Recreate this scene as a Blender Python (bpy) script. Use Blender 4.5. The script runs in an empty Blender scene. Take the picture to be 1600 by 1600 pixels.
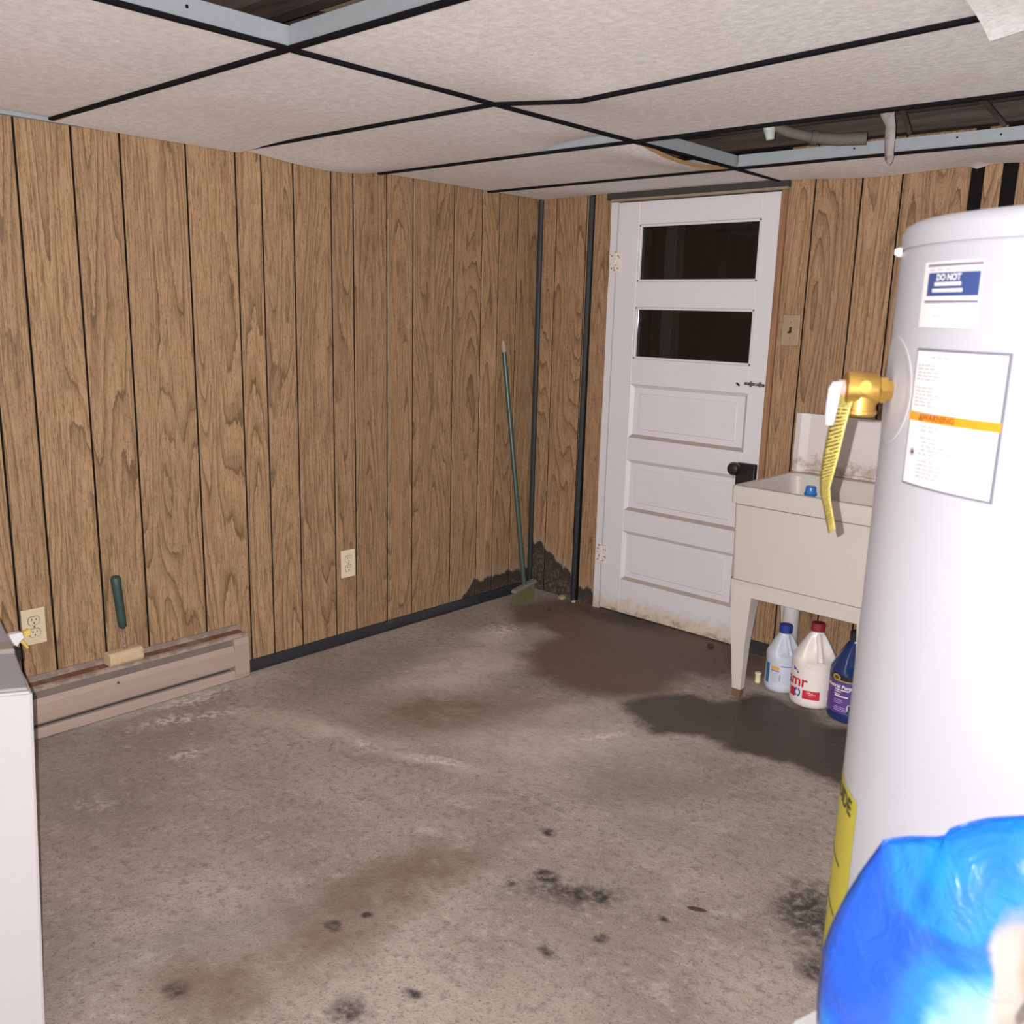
import bpy, bmesh, math, random
from mathutils import Vector, Matrix, noise
random.seed(7)
S = bpy.context.scene
COL = S.collection
R_ = math.radians

# ------------------------------------------------------------------ camera, world, flash, exposure
CAM = Vector((2.9174, -2.6735, 1.3433))
RV = Vector((0.73659182, 0.67579908, 0.02698328))
UV = Vector((-0.1622064, 0.13778477, 0.97708978))
FV = Vector((-0.65659849, 0.7240932, -0.21111007))
cd = bpy.data.cameras.new('camera'); cam = bpy.data.objects.new('camera', cd); COL.objects.link(cam)
cam.matrix_world = Matrix(((RV.x, UV.x, -FV.x, CAM.x), (RV.y, UV.y, -FV.y, CAM.y), (RV.z, UV.z, -FV.z, CAM.z), (0, 0, 0, 1)))
cd.sensor_width = 36; cd.lens = 36 * 1429.9 / 1600; cd.clip_start = 0.02
cd.dof.use_dof = True; cd.dof.focus_distance = 3.3; cd.dof.aperture_fstop = 10
S.camera = cam
w = bpy.data.worlds.new('world'); S.world = w; w.use_nodes = True
w.node_tree.nodes['Background'].inputs[0].default_value = (0.02, 0.02, 0.022, 1)
S.view_settings.view_transform = 'Standard'; S.view_settings.look = 'None'
S.view_settings.gamma = 1; S.view_settings.use_curve_mapping = False
S.view_settings.exposure = 0.22
# the phone's flash, a finger's width left of the lens
fl = bpy.data.lights.new('camera_flash', 'POINT'); fl.energy = 640; fl.shadow_soft_size = 0.0018; fl.color = (1.0, 0.968, 0.975)
fl.use_nodes = True
nt = fl.node_tree; em = nt.nodes['Emission']; fo = nt.nodes.new('ShaderNodeLightFalloff')
fo.inputs['Strength'].default_value = 1; fo.inputs['Smooth'].default_value = 13.0
nt.links.new(fo.outputs['Quadratic'], em.inputs['Strength'])
flo = bpy.data.objects.new('camera_flash', fl); COL.objects.link(flo)
flo.location = CAM - RV * 0.0165 + UV * 0.008

# ------------------------------------------------------------------ room dimensions
H = 1.8604; YB = 0.682; G = 1.2; Y0 = -1.4977; M = 0.61
XR = 4.3; YF = -4.1
GX = [0.0, G, G + 1.22, G + 2.44]

# ------------------------------------------------------------------ helpers
def link(o, parent=None):
    COL.objects.link(o)
    if parent: o.parent = parent
    return o
def obj(name, bm, m, parent=None, smooth=False, loc=None):
    me = bpy.data.meshes.new(name); bm.normal_update(); bm.to_mesh(me); bm.free()
    if m: me.materials.append(m)
    if smooth: me.polygons.foreach_set('use_smooth', [True] * len(me.polygons))
    o = bpy.data.objects.new(name, me)
    if loc: o.location = loc
    return link(o, parent)
def thing(name, label, cat, loc=(0, 0, 0), rz=0, group=None):
    o = bpy.data.objects.new(name, None); o.location = loc; o.rotation_euler = (0, 0, rz); o.empty_display_size = 0.05
    COL.objects.link(o); o['label'] = label; o['category'] = cat
    if group: o['group'] = group
    return o
def tag(o, label, cat, group=None):
    o['label'] = label; o['category'] = cat
    if group: o['group'] = group
    return o
def struct(o, label=None, cat=None):
    o['kind'] = 'structure'
    if label: o['label'] = label
    if cat: o['category'] = cat
    return o
def sempty(name, label, cat, loc=(0, 0, 0)):
    o = bpy.data.objects.new(name, None); o.location = loc; COL.objects.link(o); return struct(o, label, cat)
def box(bm, lo, hi, bev=0.0, seg=1):
    vs = [bm.verts.new((x, y, z)) for x in (lo[0], hi[0]) for y in (lo[1], hi[1]) for z in (lo[2], hi[2])]
    fs = [bm.faces.new([vs[i] for i in f]) for f in ((0, 1, 3, 2), (4, 6, 7, 5), (0, 4, 5, 1), (2, 3, 7, 6), (0, 2, 6, 4), (1, 5, 7, 3))]
    if bev > 0:
        es = list({e for f in fs for e in f.edges})
        bmesh.ops.bevel(bm, geom=es, offset=bev, segments=seg, affect='EDGES', profile=0.5)
    return vs
def nbox(lo, hi, bev=0.0, seg=1):
    bm = bmesh.new(); box(bm, lo, hi, bev, seg); return bm
def prism(bm, poly, a, b, axis):
    """extrude a 2-D polygon along axis from a to b; poly in the other two axes' order"""
    def mk(p, t):
        if axis == 0: return (t, p[0], p[1])
        if axis == 1: return (p[0], t, p[1])
        return (p[0], p[1], t)
    A = [bm.verts.new(mk(p, a)) for p in poly]; B = [bm.verts.new(mk(p, b)) for p in poly]
    n = len(poly)
    bm.faces.new(A); bm.faces.new(B[::-1])
    for i in range(n): bm.faces.new((A[i], B[i], B[(i + 1) % n], A[(i + 1) % n]))
    bmesh.ops.recalc_face_normals(bm, faces=bm.faces)
def tube(bm, pts, rad, n=12, caps=True):
    pts = [Vector(p) for p in pts]
    rads = rad if isinstance(rad, (list, tuple)) else [rad] * len(pts)
    rings = []; up = Vector((0, 0, 1)); prev = None
    for i, p in enumerate(pts):
        t = (pts[min(i + 1, len(pts) - 1)] - pts[max(i - 1, 0)]).normalized()
        if prev is None:
            a = up.cross(t)
            if a.length < 1e-3: a = Vector((1, 0, 0)).cross(t)
        else: a = prev - t * prev.dot(t)
        a.normalize(); b = t.cross(a); prev = a
        rings.append([bm.verts.new(p + (a * math.cos(2 * math.pi * k / n) + b * math.sin(2 * math.pi * k / n)) * rads[i]) for k in range(n)])
    for i in range(len(rings) - 1):
        for k in range(n): bm.faces.new((rings[i][k], rings[i][(k + 1) % n], rings[i + 1][(k + 1) % n], rings[i + 1][k]))
    if caps: bm.faces.new(rings[0][::-1]); bm.faces.new(rings[-1])
def lathe(bm, prof, n=32, c=(0, 0), fn=None):
    """prof: (r, z); fn(r,z,ang) may modulate the radius"""
    rings = []
    for r, z in prof:
        if r < 1e-6: rings.append([bm.verts.new((c[0], c[1], z))])
        else:
            rg = []
            for k in range(n):
                a = 2 * math.pi * k / n; rr = fn(r, z, a) if fn else r
                rg.append(bm.verts.new((c[0] + rr * math.cos(a), c[1] + rr * math.sin(a), z)))
            rings.append(rg)
    for A, B in zip(rings[:-1], rings[1:]):
        for k in range(n):
            k2 = (k + 1) % n
            if len(A) == 1 and len(B) > 1: bm.faces.new((A[0], B[k2], B[k]))
            elif len(B) == 1 and len(A) > 1: bm.faces.new((A[k], A[k2], B[0]))
            elif len(A) > 1: bm.faces.new((A[k], A[k2], B[k2], B[k]))
def autosmooth(o, deg=35):
    me = o.data
    me.polygons.foreach_set('use_smooth', [True] * len(me.polygons))
    me.set_sharp_from_angle(angle=R_(deg))
    return o
def text_bm(s, size, fn, ext=0.0, align='CENTER', bold=0.0):
    cu = bpy.data.curves.new('lettering', 'FONT'); cu.body = s; cu.size = size; cu.align_x = align; cu.align_y = 'CENTER'; cu.offset = bold; cu.resolution_u = 3
    ob = bpy.data.objects.new('lettering_source', cu); COL.objects.link(ob)
    dg = bpy.context.evaluated_depsgraph_get(); me = bpy.data.meshes.new_from_object(ob.evaluated_get(dg))
    bm = bmesh.new(); bm.from_mesh(me)
    bpy.data.objects.remove(ob); bpy.data.curves.remove(cu); bpy.data.meshes.remove(me)
    for v in bm.verts: v.co = fn(v.co.x, v.co.y)
    return bm
def cyl_patch(cx, cy, r, t0, t1, z0, z1, n=14, m=1, shape=None):
    """a thin curved patch on a vertical cylinder, angles in radians"""
    bm = bmesh.new(); g = []
    for i in range(n + 1):
        t = t0 + (t1 - t0) * i / n
        g.append([bm.verts.new((cx + r * math.cos(t), cy + r * math.sin(t), z0 + (z1 - z0) * j / m)) for j in range(m + 1)])
    for i in range(n):
        for j in range(m): bm.faces.new((g[i][j], g[i + 1][j], g[i + 1][j + 1], g[i][j + 1]))
    bmesh.ops.recalc_face_normals(bm, faces=bm.faces)
    if bm.faces[:] and bm.faces[0].normal.dot(bm.faces[0].calc_center_median() - Vector((cx, cy, (z0 + z1) / 2))) < 0:
        bmesh.ops.reverse_faces(bm, faces=bm.faces)
    return bm

# ------------------------------------------------------------------ materials
class N:
    def __init__(s, name):
        s.m = bpy.data.materials.new(name); s.m.use_nodes = True; s.t = s.m.node_tree; s.b = s.t.nodes['Principled BSDF']
    def n(s, typ, **kw):
        nd = s.t.nodes.new('ShaderNode' + typ)
        for k, v in kw.items(): setattr(nd, k, v)
        return nd
    def l(s, a, b): s.t.links.new(a, b)
    def val(s, x, inp):
        if hasattr(x, 'is_linked') or isinstance(x, bpy.types.NodeSocket): s.l(x, inp)
        else: inp.default_value = x
    def math(s, op, a, b=0.0, c=None, clamp=False):
        nd = s.n('Math', operation=op); nd.use_clamp = clamp
        s.val(a, nd.inputs[0]); s.val(b, nd.inputs[1])
        if c is not None: s.val(c, nd.inputs[2])
        return nd.outputs[0]
    def mix(s, f, a, b, mode='MIX'):
        nd = s.n('MixRGB', blend_type=mode); s.val(f, nd.inputs[0])
        for x, i in ((a, 1), (b, 2)):
            if isinstance(x, tuple): nd.inputs[i].default_value = (*x[:3], 1)
            else: s.l(x, nd.inputs[i])
        return nd.outputs[0]
    def noise(s, vec, scale, detail=3, rough=0.55, dist=0.0):
        nd = s.n('TexNoise'); nd.inputs['Scale'].default_value = scale; nd.inputs['Detail'].default_value = detail
        nd.inputs['Roughness'].default_value = rough; nd.inputs['Distortion'].default_value = dist
        if vec is not None: s.l(vec, nd.inputs['Vector'])
        return nd
    def ss(s, x, a, b, lo=0.0, hi=1.0):
        nd = s.n('MapRange', interpolation_type='SMOOTHSTEP'); s.val(x, nd.inputs[0])
        nd.inputs[1].default_value = a; nd.inputs[2].default_value = b; nd.inputs[3].default_value = lo; nd.inputs[4].default_value = hi
        return nd.outputs[0]
    def lin(s, x, a, b, lo=0.0, hi=1.0):
        nd = s.n('MapRange'); s.val(x, nd.inputs[0])
        nd.inputs[1].default_value = a; nd.inputs[2].default_value = b; nd.inputs[3].default_value = lo; nd.inputs[4].default_value = hi
        return nd.outputs[0]
    def map(s, vec, scale=(1, 1, 1), loc=(0, 0, 0)):
        nd = s.n('Mapping'); nd.inputs['Scale'].default_value = scale; nd.inputs['Location'].default_value = loc; s.l(vec, nd.inputs['Vector']); return nd.outputs[0]
    def bump(s, h, strength, dist):
        nd = s.n('Bump'); nd.inputs['Strength'].default_value = strength; nd.inputs['Distance'].default_value = dist; s.l(h, nd.inputs['Height'])
        s.l(nd.outputs[0], s.b.inputs['Normal'])
def mat(name, col, rough=0.6, metal=0.0, var=0.08, vscale=12.0, bump=0.0, bscale=80.0, coat=0.0, dirt=None, dscale=6.0, dlo=0.55, dhi=0.75, spec=None):
    q = N(name); q.b.inputs['Roughness'].default_value = rough; q.b.inputs['Metallic'].default_value = metal
    if coat: q.b.inputs['Coat Weight'].default_value = coat
    if spec is not None: q.b.inputs['Specular IOR Level'].default_value = spec
    tc = q.n('TexCoord').outputs['Object']
    nz = q.noise(tc, vscale, 4)
    c = q.mix(nz.outputs[0], tuple(x * (1 - var) for x in col), tuple(min(1, x * (1 + var)) for x in col))
    if dirt:
        dn = q.noise(tc, dscale, 5, 0.65)
        c = q.mix(q.ss(dn.outputs[0], dlo, dhi), c, dirt)
    q.l(c, q.b.inputs['Base Color'])
    if bump: q.bump(q.noise(tc, bscale, 4).outputs[0], bump, 0.004)
    return q.m
def wood_panel(name, light, dark, stain):
    """printed oak panelling; stain = 'left' or 'back' decides where damp has risen"""
    q = N(name); tc = q.n('TexCoord').outputs['Object']; oi = q.n('ObjectInfo').outputs['Random']
    off = q.n('CombineXYZ'); q.l(q.math('MULTIPLY', oi, 37.0), off.inputs[0]); q.l(q.math('MULTIPLY', oi, 91.0), off.inputs[1]); q.l(q.math('MULTIPLY', oi, 53.0), off.inputs[2])
    va = q.n('VectorMath', operation='ADD'); q.l(tc, va.inputs[0]); q.l(off.outputs[0], va.inputs[1]); v = va.outputs[0]
    big = q.noise(q.map(v, (6.0, 6.0, 0.62)), 1.0, 1.0, 0.4)
    wob = q.noise(q.map(v, (42, 42, 9)), 1.0, 4.0, 0.65)
    f = q.math('ADD', q.math('MULTIPLY', big.outputs[0], 24.0), q.math('MULTIPLY', wob.outputs[0], 0.8))
    ring = q.math('FRACT', f); ring2 = q.math('FRACT', q.math('MULTIPLY', f, 2.7))
    soft = q.math('MULTIPLY', q.ss(ring, 0.3, 0.92), q.ss(ring, 0.95, 1.0, 1.0, 0.0))
    line = q.math('MULTIPLY', q.ss(ring, 0.82, 0.93), q.ss(ring, 0.95, 1.0, 1.0, 0.0))
    line2 = q.math('MULTIPLY', q.ss(ring2, 0.7, 0.9), q.ss(ring2, 0.92, 1.0, 1.0, 0.0))
    fib = q.noise(q.map(v, (230, 230, 9)), 1.0, 4.0, 0.65)
    fl2 = q.noise(q.map(v, (620, 620, 60)), 1.0, 2.0, 0.5)
    blot = q.noise(q.map(v, (9, 9, 1.6)), 1.0, 3.0, 0.5)
    amt = q.ss(blot.outputs[0], 0.34, 0.6, 0.15, 1.0)
    c = q.mix(q.math('MULTIPLY', soft, q.math('MULTIPLY', amt, 0.6)), light, dark)
    c = q.mix(q.math('MULTIPLY', line2, q.math('MULTIPLY', amt, 0.45)), c, dark)
    c = q.mix(q.math('MULTIPLY', line, q.math('MULTIPLY', amt, 0.95)), c, tuple(x * 0.55 for x in dark))
    c = q.mix(q.ss(fib.outputs[0], 0.44, 0.66, 0.0, 0.75), c, dark)
    c = q.mix(q.ss(fl2.outputs[0], 0.54, 0.68, 0.0, 0.65), c, tuple(x * 0.55 for x in dark))
    c = q.mix(q.ss(blot.outputs[0], 0.35, 0.75, 0.0, 0.25), c, tuple(x * 1.2 for x in light))
    tint = q.n('HueSaturation'); q.l(c, tint.inputs['Color']); q.l(q.lin(oi, 0, 1, 0.9, 1.08), tint.inputs['Value']); tint.inputs['Saturation'].default_value = 1.0
    c = tint.outputs[0]
    P = q.n('NewGeometry').outputs['Position']; sx = q.n('SeparateXYZ'); q.l(P, sx.inputs[0]); X, Y, Z = sx.outputs
    pn = q.noise(q.map(P, (22, 22, 9)), 1.0, 4, 0.6); pn2 = q.noise(P, 60, 3)
    if stain == 'left':
        h = q.math('MULTIPLY', q.ss(Y, 0.16, 0.3), 0.115)
        h = q.math('ADD', h, q.math('MULTIPLY', q.math('SUBTRACT', pn.outputs[0], 0.5), 0.10))
    else:
        h = q.lin(X, 0.07, 0.42, 0.25, 0.03); h = q.math('ADD', h, q.math('MULTIPLY', q.ss(X, 0.33, 0.4), 0.04))
        h = q.math('ADD', h, q.math('MULTIPLY', q.math('SUBTRACT', pn.outputs[0], 0.5), 0.12))
        h = q.math('MULTIPLY', h, q.ss(X, 0.5, 0.6, 1.0, 0.0))
    d = q.math('SUBTRACT', h, Z)
    c = q.mix(q.ss(d, -0.06, 0.01, 0.0, 0.4), c, (0.30, 0.24, 0.19))
    c = q.mix(q.ss(d, 0.0, 0.014, 0.0, 0.93), c, (0.028, 0.021, 0.018))
    low = q.math('MULTIPLY', q.ss(d, 0.03, 0.09), q.ss(pn2.outputs[0], 0.45, 0.6))
    c = q.mix(q.math('MULTIPLY', low, 0.45), c, (0.16, 0.13, 0.12))
    q.l(c, q.b.inputs['Base Color']); q.b.inputs['Roughness'].default_value = 0.55; q.b.inputs['Specular IOR Level'].default_value = 0.25
    q.bump(fib.outputs[0], 0.12, 0.001)
    return q.m
def plain_wood(name, light, dark, axis=2, rough=0.7):
    q = N(name); tc = q.n('TexCoord').outputs['Object']
    sc = [60, 60, 60]; sc[axis] = 3
    nz = q.noise(q.map(tc, tuple(sc)), 1.0, 4, 0.6)
    c = q.mix(q.ss(nz.outputs[0], 0.35, 0.7), light, dark)
    q.l(c, q.b.inputs['Base Color']); q.b.inputs['Roughness'].default_value = rough
    return q.m
M_WL = wood_panel('oak_panelling_left', (0.365, 0.232, 0.126), (0.125, 0.070, 0.034), 'left')
M_WB = wood_panel('oak_panelling_back', (0.352, 0.218, 0.122), (0.125, 0.068, 0.034), 'back')
M_BLACK = mat('black_groove', (0.007, 0.006, 0.006), 0.9, spec=.1)
M_VINYL = mat('black_vinyl', (0.016, 0.018, 0.022), 0.45, var=0.2, dirt=(0.10, 0.095, 0.09), dscale=14, dlo=0.6, dhi=0.8)
M_TRIMW = plain_wood('orange_brown_trim', (0.30, 0.15, 0.07), (0.17, 0.08, 0.04))
M_GALV = mat('galvanised_web', (0.30, 0.325, 0.345), 0.5, 0.0, var=0.08, vscale=30)
M_GRIDB = mat('black_grid_face', (0.008, 0.007, 0.008), 0.9, spec=.1)
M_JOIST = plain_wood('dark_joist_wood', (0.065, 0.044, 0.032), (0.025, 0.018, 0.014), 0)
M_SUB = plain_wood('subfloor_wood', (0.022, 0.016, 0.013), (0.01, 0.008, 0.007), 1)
M_KRAFT = mat('tan_paper', (0.33, 0.25, 0.17), 0.8, var=0.1, vscale=40)
M_PLAIN = mat('painted_wall', (0.86, 0.85, 0.85), 0.8)  # for the unseen right and rear walls, white to bounce the flash

def ceiling_mat():
    q = N('mottled_ceiling_board'); P = q.n('NewGeometry').outputs['Position']; oi = q.n('ObjectInfo').outputs['Random']
    a = q.noise(P, 55, 3, 0.6); b = q.noise(P, 4, 3, 0.5); e = q.noise(P, 130, 2, 0.5)
    c = q.mix(q.ss(a.outputs[0], 0.3, 0.7), (0.76, 0.735, 0.735), (0.90, 0.88, 0.885))
    c = q.mix(q.ss(b.outputs[0], 0.4, 0.7, 0.0, 0.3), c, (0.74, 0.69, 0.67))
    q.l(c, q.b.inputs['Base Color']); q.b.inputs['Roughness'].default_value = 0.85; q.b.inputs['Specular IOR Level'].default_value = 0.2
    q.bump(q.math('ADD', a.outputs[0], q.math('MULTIPLY', e.outputs[0], 0.5)), 0.35, 0.003)
    return q.m
M_CEIL = ceiling_mat()
M_CEDGE = mat('raw_fibre_edge', (0.36, 0.20, 0.085), 0.9, var=0.2, vscale=60)

def floor_mat():
    q = N('stained_concrete'); P = q.n('NewGeometry').outputs['Position']
    n1 = q.noise(P, 2.2, 5, 0.6); n2 = q.noise(P, 9, 6, 0.65); n3 = q.noise(P, 45, 4, 0.6); n4 = q.noise(P, 170, 2, 0.6)
    n5 = q.noise(q.map(P, (3.5, 9, 1)), 1.0, 6, 0.7, 1.2)
    c = q.mix(q.ss(n1.outputs[0], 0.35, 0.68), (0.265, 0.224, 0.187), (0.365, 0.317, 0.272))
    c = q.mix(q.ss(n5.outputs[0], 0.52, 0.75, 0.0, 0.5), c, (0.23, 0.19, 0.16))
    c = q.mix(q.ss(n2.outputs[0], 0.53, 0.70, 0.0, 0.5), c, (0.215, 0.178, 0.15))
    c = q.mix(q.ss(n2.outputs[0], 0.44, 0.30, 0.0, 0.5), c, (0.47, 0.42, 0.365))
    c = q.mix(q.ss(n3.outputs[0], 0.52, 0.66, 0.0, 0.6), c, (0.185, 0.15, 0.128))
    c = q.mix(q.ss(n3.outputs[0], 0.44, 0.30, 0.0, 0.35), c, (0.50, 0.45, 0.40))
    c = q.mix(q.ss(n4.outputs[0], 0.58, 0.70, 0.0, 0.75), c, (0.09, 0.072, 0.063))
    # warp the plan coordinates so that no stain keeps a clean outline
    wv = q.n('VectorMath', operation='SUBTRACT'); wn = q.noise(P, 5.5, 5, 0.65); q.l(wn.outputs['Color'], wv.inputs[0]); wv.inputs[1].default_value = (0.5, 0.5, 0.5)
    ws = q.n('VectorMath', operation='SCALE'); q.l(wv.outputs[0], ws.inputs[0]); ws.inputs['Scale'].default_value = 0.20
    wa = q.n('VectorMath', operation='ADD'); q.l(P, wa.inputs[0]); q.l(ws.outputs[0], wa.inputs[1]); W = wa.outputs[0]
    ws2 = q.n('VectorMath', operation='SCALE'); q.l(wv.outputs[0], ws2.inputs[0]); ws2.inputs['Scale'].default_value = 0.06
    wa2 = q.n('VectorMath', operation='ADD'); q.l(P, wa2.inputs[0]); q.l(ws2.outputs[0], wa2.inputs[1])
    def ell(cx, cy, rx, ry, ang, soft):
        mp = q.n('Mapping', vector_type='TEXTURE'); mp.inputs['Location'].default_value = (cx, cy, 0); mp.inputs['Rotation'].default_value = (0, 0, R_(ang)); mp.inputs['Scale'].default_value = (rx, ry, 1000)
        q.l(W if max(rx, ry) > .09 else wa2.outputs[0], mp.inputs['Vector']); ln = q.n('VectorMath', operation='LENGTH'); q.l(mp.outputs[0], ln.inputs[0])
        return q.ss(ln.outputs['Value'], 1.0 + soft, 1.0 - soft)
    def union(lst):
        r = lst[0]
        for x in lst[1:]: r = q.math('MAXIMUM', r, x)
        return r
    # pale worn drifts; the far ones also paint in light the flash lacks
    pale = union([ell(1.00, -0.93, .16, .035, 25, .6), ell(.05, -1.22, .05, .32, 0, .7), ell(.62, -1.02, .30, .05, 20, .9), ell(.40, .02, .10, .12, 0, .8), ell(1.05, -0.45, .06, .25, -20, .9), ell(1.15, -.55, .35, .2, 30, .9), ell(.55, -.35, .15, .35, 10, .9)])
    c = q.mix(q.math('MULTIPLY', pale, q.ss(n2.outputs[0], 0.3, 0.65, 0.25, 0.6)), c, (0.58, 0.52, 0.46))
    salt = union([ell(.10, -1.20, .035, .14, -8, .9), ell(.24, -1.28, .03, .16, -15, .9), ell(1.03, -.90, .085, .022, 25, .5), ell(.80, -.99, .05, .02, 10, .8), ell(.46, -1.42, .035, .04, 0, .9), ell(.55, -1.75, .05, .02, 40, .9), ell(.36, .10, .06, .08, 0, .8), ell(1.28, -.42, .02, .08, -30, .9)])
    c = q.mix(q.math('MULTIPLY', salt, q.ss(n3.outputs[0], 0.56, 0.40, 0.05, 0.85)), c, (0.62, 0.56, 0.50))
    # dull reddish drift, widened to dim the near floor; grey drift along panelling
    red = union([ell(.80, -0.62, .30, .16, 50, .8), ell(1.41, -1.42, .10, .25, -10, .6), ell(1.41, -1.88, .10, .09, 0, .7), ell(1.44, -1.62, .10, .14, 0, .7)])
    c = q.mix(q.math('MULTIPLY', red, q.ss(n2.outputs[0], 0.35, 0.6, 0.5, 0.85)), c, (0.17, 0.112, 0.083))
    gry = union([ell(.35, -1.75, .38, .20, 0, .9), ell(.30, -.55, .12, .35, 0, .9), ell(1.55, -.62, .12, .1, 0, .8), ell(1.72, -.75, .1, .07, 30, .8), ell(1.28, -1.75, .07, .25, -20, .9)])
    c = q.mix(q.math('MULTIPLY', gry, 0.45), c, (0.215, 0.185, 0.162))
    # oily black spots
    spots = union([ell(1.655, -1.116, .035, .028, 0, .5), ell(1.79, -1.088, .034, .028, 0, .6), ell(1.74, -1.12, .10, .045, 40, .9), ell(1.43, -1.591, .020, .018, 0, .5), ell(1.455, -1.52, .011, .011, 0, .5), ell(1.526, -.965, .020, .016, 0, .6), ell(2.20, -.80, .07, .13, 25, .8), ell(2.27, -.96, .035, .04, 0, .6), ell(1.83, -1.32, .02, .012, 0, .8), ell(1.88, -1.2, .014, .014, 0, .8), ell(1.66, -1.72, .035, .03, 0, .9), ell(1.37, -1.93, .02, .02, 0, .8), ell(1.72, -1.6, .02, .010, 20, .8), ell(1.95, -1.05, .012, .008, 0, .8), ell(1.62, -1.2, .012, .01, 0, .8)])
    c = q.mix(q.math('MULTIPLY', spots, q.ss(n3.outputs[0], 0.3, 0.6, 0.35, 0.95)), c, (0.035, 0.029, 0.028))
    # wet brown water by the door, near-black soak under the sink
    brown = union([ell(.80, .50, .62, .30, 0, .16), ell(.90, .15, .33, .36, 20, .22), ell(.36, .42, .2, .18, 0, .4)])
    c = q.mix(q.math('MULTIPLY', brown, 0.86), c, (0.105, 0.068, 0.048))
    dk = ell(.62, .62, .22, .07, 0, .8)
    c = q.mix(q.math('MULTIPLY', dk, 0.7), c, (0.022, 0.016, 0.014))
    wet = union([ell(1.38, -.07, .17, .2, -50, .16), ell(1.62, .03, .26, .21, 10, .16), ell(1.93, .05, .24, .2, -10, .16), ell(1.60, .2, .16, .12, 0, .3)])
    c = q.mix(q.math('MULTIPLY', wet, 0.9), c, (0.042, 0.031, 0.027))
    q.l(c, q.b.inputs['Base Color'])
    wetall = q.math('MAXIMUM', wet, q.math('MULTIPLY', brown, 0.6))
    q.l(q.lin(wetall, 0, 1, 0.85, 0.5), q.b.inputs['Roughness']); q.b.inputs['Specular IOR Level'].default_value = 0.3
    hgt = q.math('ADD', q.math('MULTIPLY', n3.outputs[0], 0.6), q.math('ADD', n2.outputs[0], q.math('MULTIPLY', n4.outputs[0], 0.3)))
    q.bump(hgt, 0.7, 0.006)
    return q.m
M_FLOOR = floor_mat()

# ------------------------------------------------------------------ floor, plain walls
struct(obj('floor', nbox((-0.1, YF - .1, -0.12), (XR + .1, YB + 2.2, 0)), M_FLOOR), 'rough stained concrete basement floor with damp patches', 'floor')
struct(obj('wall_right', nbox((XR, YF, 0), (XR + .1, YB, H + .4)), M_PLAIN), 'plain painted wall on the right', 'wall')
struct(obj('wall_rear', nbox((0, YF - .1, 0), (XR, YF, H + .4)), M_PLAIN), 'plain painted wall behind the viewer', 'wall')

# ------------------------------------------------------------------ panelled walls: black backing, one plank each
PT = 0.006
wl = struct(obj('wall_left', nbox((-0.1, YF, 0), (-PT + .001, YB + .1, H + .4)), M_BLACK), 'left wall of brown wood-grain panelling with black grooves', 'wall')
base = [-1.704, -1.602, -1.443, -1.296, -1.079, -0.899, -0.799, -0.669]
gr = []
for s_ in (-2.41, -1.205, 0): gr += [b + s_ for b in base]
gr += [-0.504, -0.401, -0.236, -0.098, 0.132, 0.302, 0.411, 0.533, YB - .004]
gr = [g_ for g_ in gr if g_ > YF + .05]; gr.insert(0, YF)
for a, b in zip(gr[:-1], gr[1:]):
    obj('plank', nbox((-PT / 2, -(b - a) / 2 + .0034, 0), (PT / 2, (b - a) / 2 - .0034, H + .02), .0015), M_WL, wl, loc=(-PT / 2, (a + b) / 2, 0.0))
bm = bmesh.new()
box(bm, (0, YB + PT - .001, 0), (.452, YB + .1, H + .4)); box(bm, (1.208, YB + PT - .001, 0), (XR, YB + .1, H + .4)); box(bm, (.452, YB + .035, 1.828), (1.208, YB + .1, H + .4))
wb = struct(obj('wall_back', bm, M_BLACK), 'back wall of brown wood-grain panelling around the white door', 'wall')
bg = [(.006, .096), (.1, .272), (.276, .292), (.318, .418), (1.232, 1.333), (1.337, 1.508), (1.512, 1.648), (1.652, 1.872), (1.912, 1.968), (2.012, 2.2)]
x = 2.204
for wd in (.17, .1, .13, .17, .1, .17, .14, .23, .17, .11, .13, .17, .1, .16, .2):
    if x + wd > XR: break
    bg.append((x, x + wd - .004)); x += wd
for a, b in bg:
    obj('plank', nbox((-(b - a) / 2 + .001, -PT / 2, 0), ((b - a) / 2 - .001, PT / 2, H + .117), .0015), M_WB, wb, loc=((a + b) / 2, YB + PT / 2, 0))

# trims
def bar(name, pts, r, m, n=10): b_ = bmesh.new(); tube(b_, pts, r, n); return autosmooth(obj(name, b_, m))
o = bar('trim_1', [(.014, YB - .010, 0.0), (.014, YB - .010, H)], .0125, M_VINYL); struct(o, 'black rounded strip covering the room corner', 'trim')
o = bar('trim_2', [(.298, YB - .009, 0.0), (.304, YB - .009, .9), (.308, YB - .009, H)], .0125, M_VINYL); struct(o, 'black rounded strip on the panelling left of the door', 'trim')
bm = bmesh.new(); prism(bm, [(1.209, YB + .004), (1.232, YB + .004), (1.232, YB - .008), (1.225, YB - .016), (1.214, YB - .016), (1.209, YB - .01)], 0, H - .02, 2)
struct(obj('trim_3', bm, M_TRIMW), 'narrow orange-brown moulding right of the white door', 'trim')
bm = bmesh.new(); prism(bm, [(0.0005, 0), (0.0005, .037), (.008, .037), (.013, .025), (.018, .008), (.03, 0)], -.948, YB - .012, 1)
struct(obj('baseboard_left', bm, M_VINYL), 'low black vinyl baseboard along the left panelling', 'baseboard')
bm = bmesh.new(); prism(bm, [(YB - .0005, 0), (YB - .0005, .05), (YB - .007, .05), (YB - .012, .02), (YB - .024, 0)], 1.236, XR, 0)
struct(obj('baseboard_back', bm, M_VINYL), 'low black vinyl baseboard right of the door under the sink', 'baseboard')
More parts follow.
